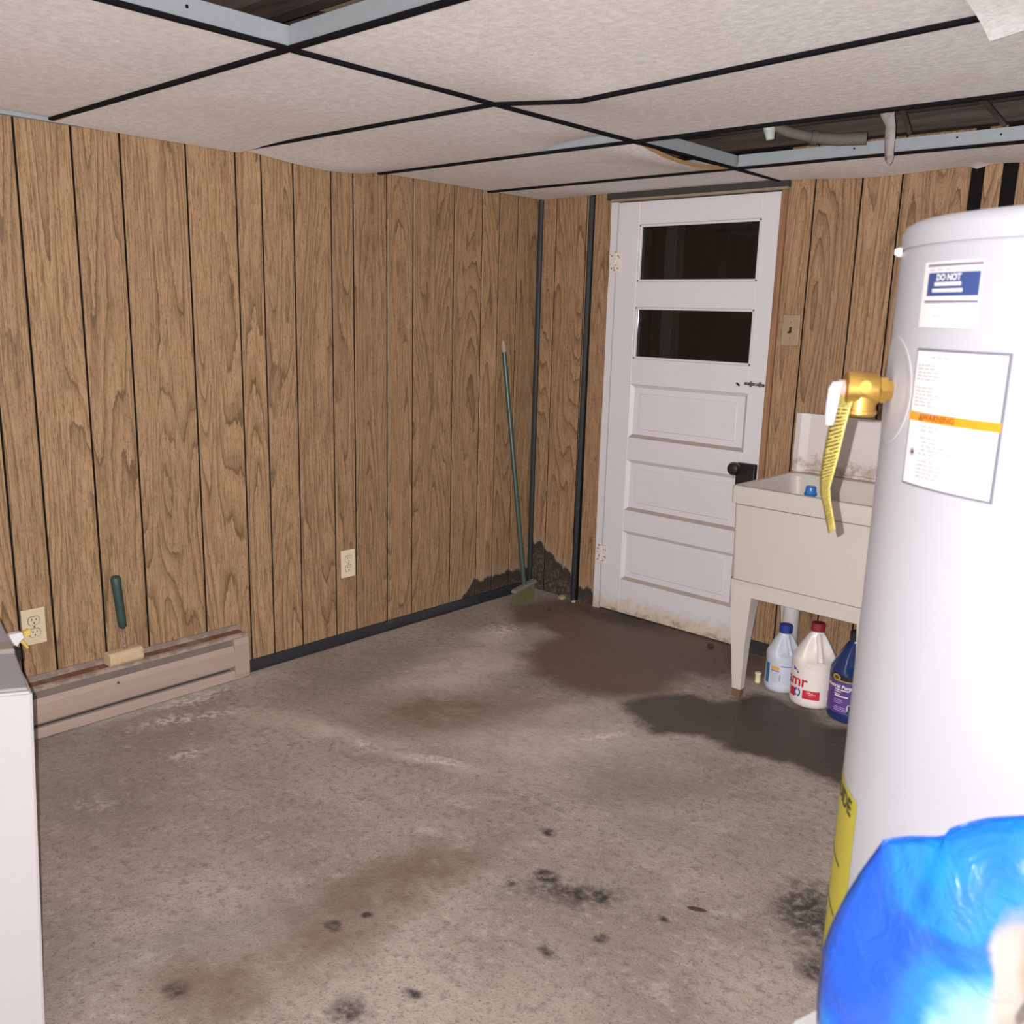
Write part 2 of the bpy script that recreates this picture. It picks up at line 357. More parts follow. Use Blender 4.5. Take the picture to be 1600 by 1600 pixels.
bm = bmesh.new(); box(bm, (.43, YB - .03, 1.8275), (1.24, YB + .03, 1.8365)); o = obj('trim_4', bm, mat('tan_head_trim', (.24, .185, .125), .8, dirt=(.08, .06, .045), dscale=9)); struct(o, 'thin tan strip over the white door', 'trim')
bm = bmesh.new(); box(bm, (.40, YB - .022, 1.8366), (1.24, YB + .03, H + .004)); o = obj('trim_5', bm, mat('sooty_head_board', (.035, .03, .027), .8, var=.3)); struct(o, 'dark board between the door head and the ceiling', 'trim')

# ------------------------------------------------------------------ ceiling: boards lying in a black-faced grid
ceil = sempty('ceiling', 'suspended ceiling of off-white mottled boards with boards missing', 'ceiling', (0, 0, H))
ROWS = [Y0 + M * k for k in range(-4, 4)] + [YB]
ROWS[0] = YF
def teesag(x):      # the cross tee at k=1, bay 1, is bent
    if x <= G or x >= G + 1.22: return 0.0
    t = x - G
    return -.027 * (t / .27) if t < .27 else -.027 * (1.22 - t) / .95
CAPH = .0078; CAPW = .015; ZP = .0039      # board underside sits at H + ZP
def board(name, bay, k, fn=None, nx=24, ny=14, x0=None, x1=None, y0=None, y1=None):
    xa, xb = GX[bay] if x0 is None else x0, (GX[bay + 1] if bay + 1 < len(GX) else XR) if x1 is None else x1
    ya, yb = ROWS[k + 4] if y0 is None else y0, ROWS[k + 5] if y1 is None else y1
    bm = bmesh.new(); lo = []; hi = []
    for i in range(nx + 1):
        for j in range(ny + 1):
            u, v = i / nx, j / ny; xx = xa + .004 + (xb - xa - .008) * u; yy = ya + .004 + (yb - ya - .008) * v
            d = fn(xx, yy, u, v) if fn else 0
            d += -.004 * math.sin(math.pi * u) * math.sin(math.pi * v)
            lo.append(bm.verts.new((xx, yy, ZP + d))); hi.append(bm.verts.new((xx, yy, ZP + d + .013)))
    I = lambda i, j: i * (ny + 1) + j
    edge = []
    for i in range(nx):
        for j in range(ny):
            bm.faces.new((lo[I(i, j)], lo[I(i, j + 1)], lo[I(i + 1, j + 1)], lo[I(i + 1, j)]))
            bm.faces.new((hi[I(i, j)], hi[I(i + 1, j)], hi[I(i + 1, j + 1)], hi[I(i, j + 1)]))
    for i in range(nx):
        for j in (0, ny): edge.append(bm.faces.new((lo[I(i, j)], lo[I(i + 1, j)], hi[I(i + 1, j)], hi[I(i, j)])))
    for j in range(ny):
        for i in (0, nx): edge.append(bm.faces.new((lo[I(i, j)], hi[I(i, j)], hi[I(i, j + 1)], lo[I(i, j + 1)])))
    for f in bm.faces: f.smooth = True
    for f in edge: f.material_index = 1; f.smooth = False
    bmesh.ops.recalc_face_normals(bm, faces=bm.faces)
    o = autosmooth(obj('ceiling_board', bm, M_CEIL, ceil), 40); o.data.materials.append(M_CEDGE if bay < 2 else M_CEIL); return o
bump01 = lambda t: math.sin(math.pi * min(1, max(0, t)))
def f_01(x, y, u, v): return -.012 * math.exp(-(x / .22) ** 2)
def f_02(x, y, u, v):
    d = -.024 * math.exp(-(x / .28) ** 2) * bump01(v ** 1.35) ** .8
    d += .026 * bump01((x - (G - .38)) / .46) * v ** 6
    return d
def f_03(x, y, u, v): return -.032 * math.exp(-((G - x) / .16) ** 2) * bump01(v) ** .8
def f_11(x, y, u, v): return teesag(x) * v ** 2
def f_12(x, y, u, v): return teesag(x) * (1 - v) ** 2
def f_1w(x, y, u, v):
    return -.010 * v * (1 + .6 * math.sin(x * 9)) - (.012 * max(0, math.sin(x * 34)) ** 3 if x > 1.75 else 0) * v ** 8
spec = {(0, 0): f_01, (0, 1): f_02, (0, 2): f_03, (1, 0): f_11, (1, 1): f_12, (1, 3): f_1w}
for bay in range(4):
    for k in range(-4, 4):
        if (bay, k) in ((1, -1), (1, 2)): continue
        if (bay, k) == (2, 0):
            # this board has slipped off its runner: one corner hangs low
            b_ = board('ceiling_board', 2, 0, lambda x, y, u, v: -.006 - .040 * math.exp(-(x - 2.36) / .22) * v ** 5, x0=2.36, x1=GX[3], y0=-1.49, y1=-.882); continue
        rough_edge = (bay, k) == (1, 3)
        board('ceiling_board', bay, k, spec.get((bay, k)), nx=60 if rough_edge else 24, y1=YB - .006 if k == 3 else None, x0=.003 if bay == 0 else None, x1=XR - .003 if bay == 3 else None)
# grid: each length is a web (galvanised) with a black face
def tee(pts, axis):
    """pts: polyline (pos along axis, dz); fixed other coord given"""
    along, other = pts
    bmw = bmesh.new(); bmf = bmesh.new()
    for bm_, hw, z0, z1 in ((bmw, .0016, .006, .044), (bmf, CAPW / 2, -CAPH / 2, CAPH / 2)):
        rings = []
        for t, dz in along:
            q_ = [(-hw, z0 + dz), (hw, z0 + dz), (hw, z1 + dz), (-hw, z1 + dz)]
            rings.append([bm_.verts.new((t, other + a, b) if axis == 0 else (other + a, t, b)) for a, b in q_])
        for A, B in zip(rings[:-1], rings[1:]):
            for i in range(4): bm_.faces.new((A[i], B[i], B[(i + 1) % 4], A[(i + 1) % 4]))
        bm_.faces.new(rings[0]); bm_.faces.new(rings[-1][::-1]); bmesh.ops.recalc_face_normals(bm_, faces=bm_.faces)
    r = obj('grid_runner', bmw, M_GALV, ceil); obj('runner_face', bmf, M_GRIDB, r)
    return r
for gx in GX[1:]:
    tee(([(YF, 0), (YB - .003, 0)], gx), 1)
for k in range(-3, 4):
    y = Y0 + M * k
    for bay in range(4):
        xa = GX[bay] + (.002 if bay == 0 else .0105); xb = (GX[bay + 1] if bay < 3 else XR) - .0105
        if (bay, k) == (1, 1): al = [(xa + (xb - xa) * i / 18, teesag(xa + (xb - xa) * i / 18)) for i in range(19)]
        else: al = [(xa, 0), (xb, 0)]
        tee((al, y), 0)
# bolt holes punched in the visible web of the near opening
for yy in (-1.80, -1.72):
    b_ = bmesh.new(); tube(b_, [(G + .0015, yy, .026), (G + .0026, yy, .026)], .0035, 10); obj('punched_hole', b_, M_BLACK, ceil)
for xx, zz in ((1.62, .028), (1.93, .030), (2.05, .026)):
    b_ = bmesh.new(); tube(b_, [(xx, Y0 + 3 * M - .0014, zz), (xx, Y0 + 3 * M - .0026, zz)], .003, 10); obj('punched_hole', b_, M_BLACK, ceil)
# wall angle at the near left
bm = bmesh.new(); prism(bm, [(.0005, -.010), (.024, -.010), (.024, -.008), (.003, -.008), (.003, .012), (.0005, .012)], YF, -1.42, 1)
obj('wall_angle', bm, M_GALV, ceil)
# structure above: subfloor boards and joists
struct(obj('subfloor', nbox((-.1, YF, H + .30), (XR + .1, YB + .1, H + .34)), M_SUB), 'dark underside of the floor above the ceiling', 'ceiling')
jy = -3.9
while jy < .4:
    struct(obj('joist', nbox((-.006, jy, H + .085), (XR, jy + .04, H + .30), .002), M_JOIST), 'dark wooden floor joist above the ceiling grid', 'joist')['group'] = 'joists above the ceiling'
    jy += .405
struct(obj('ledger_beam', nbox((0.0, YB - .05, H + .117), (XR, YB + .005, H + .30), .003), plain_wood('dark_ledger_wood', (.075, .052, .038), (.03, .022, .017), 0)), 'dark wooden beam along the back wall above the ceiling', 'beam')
# ---- things seen in the ceiling openings
def at(z, x, y): return Vector((x, y, z))
b_ = bmesh.new(); tube(b_, [(1.22, .03, H + .20), (2.0, .02, H + .20), (3.0, .0, H + .20)], .05, 16)
tag(autosmooth(obj('drain_pipe', b_, mat('sooty_cast_iron', (.045, .034, .028), .7, var=.3, vscale=8))), 'thick dark cast-iron pipe running inside the ceiling opening', 'pipe')
t = thing('valve_pipe', 'pale crusted pipe elbow inside the right ceiling opening', 'pipe', (1.46, .08, H + .06))
M_CRUST = mat('crusted_pale_paint', (.11, .10, .085), .8, var=.45, vscale=30, dirt=(.12, .10, .07), dscale=30, dlo=.5, dhi=.65)
b_ = bmesh.new(); tube(b_, [(0.0, -.02, .015), (.05, .02, -.008), (.10, .07, -.02), (.16, .12, -.025), (.24, .15, -.025)], [.013, .015, .016, .019, .019], 12); autosmooth(obj('pipe_run', b_, M_CRUST, t))
b_ = bmesh.new(); tube(b_, [(-.02, -.03, .04), (.0, -.02, .018), (.006, -.015, -.03)], [.018, .022, .012], 12); autosmooth(obj('elbow', b_, mat('green_white_crust', (.42, .47, .42), .8, var=.4, vscale=60), t))
b_ = bmesh.new(); tube(b_, [(.097, .066, -.02), (.112, .08, -.021)], .0215, 14); autosmooth(obj('coupling', b_, mat('dark_coupling', (.09, .08, .07), .6), t))
for i, (xa, ya, xb, yb, zz) in enumerate([(1.95, -.25, 1.80, .30, .055), (2.10, -.20, 2.06, .31, .05)]):
    b_ = bmesh.new(); tube(b_, [(xa, ya, H + zz + .02), (xb, yb, H + zz)], .008, 10)
    tag(autosmooth(obj('supply_pipe', b_, mat('dull_brown_copper', (.07, .045, .032), .5, .3))), ['thin dark supply pipe just right of the hanging strip in the ceiling opening', 'thin dark supply pipe farthest right in the ceiling opening'][i], 'pipe', 'thin pipes in the ceiling opening')
# hanging strip of torn pale wrapping
bm = bmesh.new(); rows = []
prof = [(1.842, .02, .075, .026), (1.835, .03, .055, .024), (1.836, .06, .03, .017), (1.826, .09, .0, .020), (1.824, .10, -.03, .021), (1.827, .10, -.055, .018), (1.829, .10, -.070, .003)]
for i, (xx, yy, zz, hw) in enumerate(prof):
    tw = .35 * math.sin(i * 1.1)
    rows.append([bm.verts.new((xx + s * hw * math.cos(tw), yy + s * hw * math.sin(tw) - (.008 if s == 0 else 0), H + zz)) for s in (-.75, -.3, 0, .38, .75)])
for A, B in zip(rows[:-1], rows[1:]):
    for i in range(4): bm.faces.new((A[i], A[i + 1], B[i + 1], B[i]))
o = obj('hanging_strip', bm, mat('dirty_white_wrapping', (.30, .275, .26), .85, var=.3, vscale=30, dirt=(.14, .11, .08), dscale=22, dlo=.52, dhi=.66), smooth=True)
sm = o.modifiers.new('thickness', 'SOLIDIFY'); sm.thickness = .003
tag(o, 'torn strip of dirty white wrapping hanging from the ceiling opening', 'wrapping')
# tan paper and boards glimpsed in the near opening
bm = bmesh.new(); zz = 2.0; nT = 26; top = []; bot = []
for i in range(nT + 1):
    u = i / nT; xx, yy = 1.070 - .045 * u, -1.425 + .345 * u; k_ = .010 if i % 2 else 0
    top.append(bm.verts.new((xx + k_, yy + .0, zz))); bot.append(bm.verts.new((1.62, yy, zz + .012)))
for i in range(nT): bm.faces.new((top[i], top[i + 1], bot[i + 1], bot[i]))
o = obj('kraft_sheet', bm, M_KRAFT); sm = o.modifiers.new('thickness', 'SOLIDIFY'); sm.thickness = .003
tag(o, 'tan paper sheet with a serrated edge above the near ceiling opening', 'paper')
bm = bmesh.new(); box(bm, (-.50, -.055, 0), (.50, .055, .018), .002)
o = obj('loose_board', bm, plain_wood('brown_board', (.17, .125, .10), (.10, .075, .06), 0), loc=(.90, -1.585, 1.95))
tag(o, 'dull brown board lying above the near ceiling opening', 'board')

# ------------------------------------------------------------------ door
M_DOOR = mat('chipped_white_paint', (.72, .67, .665), .5, var=.05, vscale=7, bump=.15, bscale=25)
def door_paint():
    q = N('white_door_paint'); P = q.n('NewGeometry').outputs['Position']; sp = q.n('SeparateXYZ'); q.l(P, sp.inputs[0])
    a = q.noise(P, 6, 4); g = q.noise(P, 30, 5, .65)
    c = q.mix(a.outputs[0], (.565, .54, .56), (.62, .60, .618))
    low = q.math('ADD', q.ss(sp.outputs[2], .22, .0), q.math('MULTIPLY', q.math('SUBTRACT', g.outputs[0], .5), .9))
    c = q.mix(q.ss(low, .55, 1.0, 0, .75), c, (.50, .40, .28))
    c = q.mix(q.ss(low, .92, 1.2, 0, .8), c, (.10, .07, .05))
    c = q.mix(q.ss(g.outputs[0], .70, .76, 0, .35), c, (.30, .26, .24))
    q.l(c, q.b.inputs['Base Color']); q.b.inputs['Roughness'].default_value = .45
    q.bump(q.noise(P, 14, 4).outputs[0], .12, .004)
    return q.m
M_DOOR = door_paint()
M_DUST = mat('dusty_ledge', (.34, .29, .26), .8, var=.15)
door = sempty('door_1', 'old white door with two dark panes above three recessed panels', 'door', (.4, YB, 0))
def dbox(name, x0, x1, z0, z1, y0=-.008, y1=.03, m=None, bev=.002, parent=door, seg=1):
    return obj(name, nbox((x0 - .4, y0, z0), (x1 - .4, y1, z1), bev, seg), m or M_DOOR, parent)
DL, DR = .456, 1.207; PL, PR = .566, 1.133
# uneven casing strip on the hinge side, its left edge bowed with old paint
bm = bmesh.new(); L_ = []
for i in range(25):
    z = 1.826 * i / 24; e = .004 * noise.noise(Vector((z * 2.3, 3, 1))) + .002 * noise.noise(Vector((z * 11, 1, 5)))
    q4 = [(.419 + e - .4, -.012), (.4525 - .4, -.012), (.4525 - .4, .03), (.419 + e - .4, .03)]
    L_.append([bm.verts.new((a, b, z)) for a, b in q4])
for A, B in zip(L_[:-1], L_[1:]):
    for i in range(4): bm.faces.new((A[i], A[(i + 1) % 4], B[(i + 1) % 4], B[i]))
bm.faces.new(L_[0][::-1]); bm.faces.new(L_[-1]); obj('hinge_casing', bm, M_DOOR, door)
dbox('stile', DL, PL, .006, 1.824); dbox('stile', PR, DR, .006, 1.824)
RZ = [(.006, .165), (.394, .492), (.722, .823), (1.057, 1.168), (1.388, 1.494), (1.73, 1.824)]
for a, b in RZ: dbox('rail', PL, PR, a, b)
for a, b in ((.165, .394), (.492, .722), (.823, 1.057)):
    p_ = dbox('panel', PL, PR, a, b, .006, .022, bev=0)
    # sloped moulding round the recess
    bm = bmesh.new()
    x0, x1 = PL - .4, PR - .4; o1 = .014
    ov = [(x0, -.007, a), (x1, -.007, a), (x1, -.007, b), (x0, -.007, b)]; iv = [(x0 + o1, .0055, a + o1), (x1 - o1, .0055, a + o1), (x1 - o1, .0055, b - o1), (x0 + o1, .0055, b - o1)]
    bk = [(x0, .0065, a), (x1, .0065, a), (x1, .0065, b), (x0, .0065, b)]
    OV = [bm.verts.new(v) for v in ov]; IV = [bm.verts.new(v) for v in iv]; BK = [bm.verts.new(v) for v in bk]
    for i in range(4):
        j = (i + 1) % 4; f_ = bm.faces.new((OV[i], OV[j], IV[j], IV[i])); f_.material_index = 1 if i == 0 else 0; bm.faces.new((IV[i], IV[j], BK[j], BK[i]))
    obj('moulding', bm, M_DOOR, p_).data.materials.append(M_DUST)
    obj('field', nbox((x0 + .045, .0015, a + .038), (x1 - .045, .007, b - .038), .003), M_DOOR, p_)
def glass_mat():
    q = N('dusty_dark_glass'); t_ = q.n('BsdfTransparent'); t_.inputs[0].default_value = (.55, .55, .55, 1)
    g_ = q.n('BsdfGlossy'); g_.inputs['Roughness'].default_value = .06; g_.inputs['Color'].default_value = (.9, .9, .9, 1)
    fr = q.n('Fresnel'); fr.inputs['IOR'].default_value = 1.45; mx = q.n('MixShader'); q.l(fr.outputs[0], mx.inputs[0]); q.l(t_.outputs[0], mx.inputs[1]); q.l(g_.outputs[0], mx.inputs[2])
    out = q.t.nodes['Material Output']; q.l(mx.outputs[0], out.inputs['Surface']); return q.m
M_GLASS = glass_mat()
for a, b in ((1.168, 1.388), (1.494, 1.73)):
    g_ = dbox('pane', PL + .006, PR - .004, a + .004, b - .004, .011, .014, M_GLASS, 0)
    bm = bmesh.new(); bw = .010      # putty beads
    for (xa, za, xb, zb) in ((PL, a, PR, a + bw), (PL, b - bw, PR, b), (PL, a, PL + bw, b), (PR - bw, a, PR, b)):
        box(bm, (xa - .4, -.004, za), (xb - .4, .010, zb), .0025)
    obj('putty_bead', bm, M_DOOR, g_)
M_HINGE = mat('painted_rusty_hinge', (.62, .57, .53), .6, dirt=(.20, .10, .05), dscale=60, dlo=.55, dhi=.65)
for zc in (1.577, .262):
    h_ = dbox('hinge', .424, .478, zc - .045, zc + .045, -.0145, -.0075, M_HINGE, .001)
    bm = bmesh.new()
    for i in range(3): tube(bm, [(.0535, -.016, zc - .044 + i * .031), (.0535, -.016, zc - .018 + i * .031)], .0055, 10)
    autosmooth(obj('knuckle', bm, M_HINGE, h_))
    bm = bmesh.new()
    for sx in (.036, .068):
        for sz in (-.026, .026): tube(bm, [(sx, -.0144, zc + sz), (sx, -.0158, zc + sz)], .0035, 8)
    obj('screw', bm, mat('rusty_screw', (.16, .10, .07), .7), h_)
M_IRON = mat('black_iron', (.018, .016, .016), .4, .3)
M_STEELD = mat('worn_steel', (.16, .15, .15), .45, .7, dirt=(.5, .47, .45), dscale=50, dlo=.52, dhi=.6)
lt = dbox('slide_latch', 1.118, 1.206, 1.086, 1.112, -.0115, -.0075, M_DOOR, .001)
bm = bmesh.new(); tube(bm, [(.722, -.016, 1.099), (.806, -.016, 1.096)], .0055, 10); autosmooth(obj('bolt', bm, M_STEELD, lt))
bm = bmesh.new()
for xx in (.745, .785): box(bm, (xx, -.020, 1.088), (xx + .008, -.011, 1.108), .001)
obj('keeper', bm, M_STEELD, lt)
bm = bmesh.new(); tube(bm, [(.683, -.0085, 1.097), (.690, -.013, 1.094), (.697, -.012, 1.088)], .004, 8); autosmooth(obj('hook', bm, M_IRON, door))
lk = obj('lock_case', nbox((1.122 - .4, -.034, .655), (1.205 - .4, -.0085, .782), .004, 2), M_IRON, door)
bm = bmesh.new()
pr = [(0.0, .0), (.010, .0), (.010, .018), (.018, .024), (.0265, .034), (.0275, .045), (.022, .055), (.010, .060), (0, .061)]
lathe(bm, pr, 24); bmesh.ops.rotate(bm, verts=bm.verts, matrix=Matrix.Rotation(R_(90), 3, 'X'), cent=(0, 0, 0)); bmesh.ops.translate(bm, verts=bm.verts, vec=(1.135 - .4, -.033, .762))
autosmooth(obj('knob', bm, mat('black_glossy_knob', (.012, .011, .012), .25), lk))
# dim cellar space beyond the panes
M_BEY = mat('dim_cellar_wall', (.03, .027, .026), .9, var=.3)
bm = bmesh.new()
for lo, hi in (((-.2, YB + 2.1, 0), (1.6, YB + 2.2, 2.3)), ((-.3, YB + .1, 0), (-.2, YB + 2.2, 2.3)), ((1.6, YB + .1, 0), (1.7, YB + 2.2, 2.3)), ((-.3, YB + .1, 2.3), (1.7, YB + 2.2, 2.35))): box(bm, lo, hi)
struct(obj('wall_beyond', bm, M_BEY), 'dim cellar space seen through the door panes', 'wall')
struct(obj('trim_6', nbox((.20, YB + .75, 0), (.265, YB + .83, 2.3), .004), mat('grey_post', (.30, .28, .25), .8)), 'grey post standing in the dark beyond the door panes', 'post')

# ------------------------------------------------------------------ outlets and switch
M_IVORY = mat('ivory_plastic', (.66, .57, .42), .4, var=.04)
M_IVORYD = mat('yellowed_ivory', (.56, .47, .32), .4, var=.05)
M_HOLE = mat('brown_gap', (.16, .12, .08), .8)
M_SLOT = mat('slot_black', (.02, .018, .015), .7)
def outlet(name, label, y, z, yellow):
    t = thing(name, label, 'outlet', (0, y, z), 0, 'wall outlets'); mp = M_IVORYD if yellow else M_IVORY
    obj('cover_plate', nbox((.0005, -.035, -.0575), (.0065, .035, .0575), .002, 2), mp, t)
    for dz in (-.0195, .0195):
        bm = bmesh.new(); poly = []
        for i in range(24):
            a = 2 * math.pi * i / 24; poly.append((.0165 * math.cos(a), max(-.0128, min(.0128, .0165 * math.sin(a))) + dz))
        prism(bm, poly, .0072, .0088, 0); r_ = obj('receptacle', bm, mp, t)
        bm = bmesh.new(); prism(bm, [(a_ * 1.13, dz + (b_2 - dz) * 1.13) for a_, b_2 in poly], .0066, .0071, 0); obj('gap_ring', bm, M_HOLE, r_)
        bm = bmesh.new()
        for dy, hh in ((-.006, .0075), (.006, .006)): box(bm, (.0089, dy - .0011, dz + .001), (.0094, dy + .0011, dz + .001 + hh))
        tube(bm, [(.0089, 0, dz - .007), (.0094, 0, dz - .007)], .0024, 10); obj('slots', bm, M_SLOT, r_)
    bm = bmesh.new(); tube(bm, [(.0066, 0, 0), (.008, 0, 0)], .003, 10); obj('screw', bm, M_STEELD, t)
    return t
outlet('wall_outlet', 'yellowed ivory duplex outlet on the left panelling above the heater', -1.664, .352, True)
outlet('wall_outlet', 'ivory duplex outlet on the panelling midway to the corner', -.448, .331, False)
t = thing('light_switch', 'tan switch plate with a broken toggle right of the door', 'switch', (1.291, YB, 1.312))
M_TANP = mat('tan_plate', (.30, .215, .135), .5, var=.08)
obj('cover_plate', nbox((-.0345, -.0065, -.0575), (.0345, -.0005, .0575), .002, 2), M_TANP, t)
b_ = nbox((-.005, -.0075, -.008), (.005, -.0066, .013), 0); box(b_, (-.011, -.0075, -.011), (.003, -.0066, -.004)); obj('toggle_slot', b_, M_SLOT, t)
for dz in (.03, -.03, .046, -.046):
    bm = bmesh.new(); tube(bm, [(0, -.0066, dz), (0, -.0078, dz)], .0024 if abs(dz) < .04 else .0014, 8); obj('screw', bm, M_STEELD, t)

# ------------------------------------------------------------------ baseboard heater
def heater_mat():
    q = N('pinkish_beige_enamel'); P = q.n('NewGeometry').outputs['Position']; sp = q.n('SeparateXYZ'); q.l(P, sp.inputs[0])
    a = q.noise(q.map(P, (4, 3, 40)), 1, 4); g = q.noise(P, 26, 5, .65)
    c = q.mix(a.outputs[0], (.31, .228, .19), (.39, .295, .25))
    up = q.math('ADD', q.ss(sp.outputs[2], .13, .19, 0, .35), g.outputs[0])
    c = q.mix(q.ss(up, .66, .85, 0, .75), c, (.17, .13, .108))
    c = q.mix(q.ss(g.outputs[0], .66, .74, 0, .8), c, (.20, .085, .035))
    q.l(c, q.b.inputs['Base Color']); q.b.inputs['Roughness'].default_value = .5; return q.m
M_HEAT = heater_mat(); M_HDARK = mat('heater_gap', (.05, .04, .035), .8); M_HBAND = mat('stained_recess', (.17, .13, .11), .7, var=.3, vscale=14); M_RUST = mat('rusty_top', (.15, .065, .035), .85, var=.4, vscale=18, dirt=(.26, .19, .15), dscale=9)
HY0, HY1 = -2.35, -.955
t = thing('baseboard_heater', 'pinkish beige electric baseboard heater under the left panelling', 'heater', (0, HY1, 0))
def hprism(name, poly, a, b, m, parent=t): bm = bmesh.new(); prism(bm, poly, a - HY1, b - HY1, 1); return obj(name, bm, m, parent)
hprism('back_plate', [(.001, .006), (.006, .006), (.006, .192), (.001, .192)], HY0, HY1, M_HEAT)
hprism('top_ledge', [(.006, .170), (.050, .166), (.050, .169), (.006, .173)], HY0, HY1 - .004, M_RUST)
hprism('top_lip', [(.047, .160), (.0585, .160), (.0595, .172), (.050, .175), (.047, .172)], HY0, HY1 + .002, M_HEAT)
hprism('slot_band', [(.006, .112), (.047, .112), (.047, .162), (.006, .162)], HY0, HY1 - .03, M_HBAND)  # stained brown band in the recess below the top lip
hprism('front_panel', [(.044, .124), (.054, .134), (.0625, .116), (.064, .085), (.062, .056), (.050, .05)], HY0, HY1 - .003, M_HEAT)
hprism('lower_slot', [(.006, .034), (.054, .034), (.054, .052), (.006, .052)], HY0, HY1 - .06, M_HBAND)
hprism('damper_blade', [(.0545, .0455), (.0600, .0445), (.0600, .0465), (.0545, .0480)], HY0, HY1 - .075, M_HDARK)
hprism('base_rail', [(.006, .004), (.060, .004), (.060, .028), (.054, .036), (.006, .036)], HY0, HY1 - .02, M_HEAT)
hprism('end_cap', [(.006, .03), (.012, .012), (.03, .005), (.059, .005), (.0645, .022), (.0645, .135), (.058, .158), (.006, .160)], HY1 - .055, HY1 + .004, M_HEAT)
# rust streak patches are in the enamel; a rusty screw mid panel
bm = bmesh.new(); tube(bm, [(.0635, -1.44 - HY1, .118), (.0665, -1.44 - HY1, .118)], .005, 10); obj('screw', bm, M_RUST, t)

# ------------------------------------------------------------------ mallet standing on the heater
t = thing('mallet', 'mallet with a pale block head and green grip standing on the heater', 'mallet', (.036, -1.402, .1722), R_(2))
bm = bmesh.new(); poly = [(-.024, .0), (.016, .0), (.024, .010), (.024, .036), (.014, .046), (-.018, .046), (-.026, .034), (-.026, .008)]
prism(bm, poly, -.058, .058, 1); bmesh.ops.bevel(bm, geom=list(bm.edges), offset=.003, segments=1, affect='EDGES')
obj('head', bm, mat('worn_pale_block', (.50, .38, .235), .85, var=.15, vscale=25, dirt=(.30, .20, .12), dscale=30), t)
bm = bmesh.new(); tube(bm, [(0, .006, .045), (0, .004, .085), (0, .001, .13)], .0055, 10); autosmooth(obj('shaft', bm, mat('rusty_rod', (.24, .15, .11), .7, .3, dirt=(.5, .42, .36), dscale=60, dlo=.5, dhi=.6), t))
bm = bmesh.new(); tube(bm, [(0, .002, .118), (0, .001, .126), (-.001, -.001, .15), (-.002, -.004, .20), (-.004, -.008, .26), (-.005, -.010, .292), (-.005, -.010, .299)], [.006, .013, .0145, .0150, .0155, .0170, .0120], 14)
autosmooth(obj('grip', bm, mat('dark_green_rubber', (.022, .05, .045), .55, var=.25, vscale=20), t), 60)

# ------------------------------------------------------------------ broom leaning by the corner
t = thing('broom', 'old broom with a dark green handle leaning by the corner', 'broom', (.155, .475, 0))
A = Vector((.0, .0, .075)); B = Vector((.013 - .155, .437 - .475, 1.225))
bm = bmesh.new(); tube(bm, [A, A.lerp(B, .12), A.lerp(B, .96)], [.0125, .0115, .0105], 12); autosmooth(obj('handle', bm, mat('green_painted_handle', (.038, .06, .053), .35, var=.2, vscale=9), t))
bm = bmesh.new(); tube(bm, [A.lerp(B, .955), A.lerp(B, .985), A.lerp(B, 1.0)], [.012, .012, .007], 12); autosmooth(obj('handle_tip', bm, mat('tan_handle_tip', (.30, .22, .15), .6), t))
dirb = Vector((-.12, 1, 0)).normalized(); nb = Vector((dirb.y, -dirb.x, 0))
def bp(a, n_, z): v = dirb * a + nb * n_; return (v.x, v.y, z)
bm = bmesh.new(); pts = []
for a, n_, z in [(-.09, -.014, .066), (.085, -.014, .082), (.085, .014, .082), (-.09, .014, .066), (-.085, -.011, .079), (.08, -.011, .096), (.08, .011, .096), (-.085, .011, .079)]: pts.append(bm.verts.new(bp(a, n_, z)))
for f in ((0, 3, 2, 1), (4, 5, 6, 7), (0, 1, 5, 4), (1, 2, 6, 5), (2, 3, 7, 6), (3, 0, 4, 7)): bm.faces.new([pts[i] for i in f])
obj('head', bm, mat('grey_broom_block', (.17, .15, .13), .7), t)
bm = bmesh.new()
for i in range(260):
    a = random.uniform(-.085, .08); n_ = random.uniform(-.011, .011); zt = .066 + (a + .09) * .09
    da = random.gauss(0, .006) - .01; dn = random.gauss(0, .005); hw = .0011
    v1 = bp(a - hw, n_, zt); v2 = bp(a + hw, n_, zt); v3 = bp(a + da + hw, n_ + dn, .001); v4 = bp(a + da - hw, n_ + dn, .001)
    V_ = [bm.verts.new(v) for v in (v1, v2, v3, v4)]; bm.faces.new(V_)
    V_ = [bm.verts.new(v) for v in (bp(a, n_ - hw, zt), bp(a, n_ + hw, zt), bp(a + da, n_ + dn + hw, .001), bp(a + da, n_ + dn - hw, .001))]; bm.faces.new(V_)
o = obj('bristles', bm, mat('yellow_green_bristle', (.115, .10, .045), .8, var=.3, vscale=30), t); o['kind'] = 'stuff'

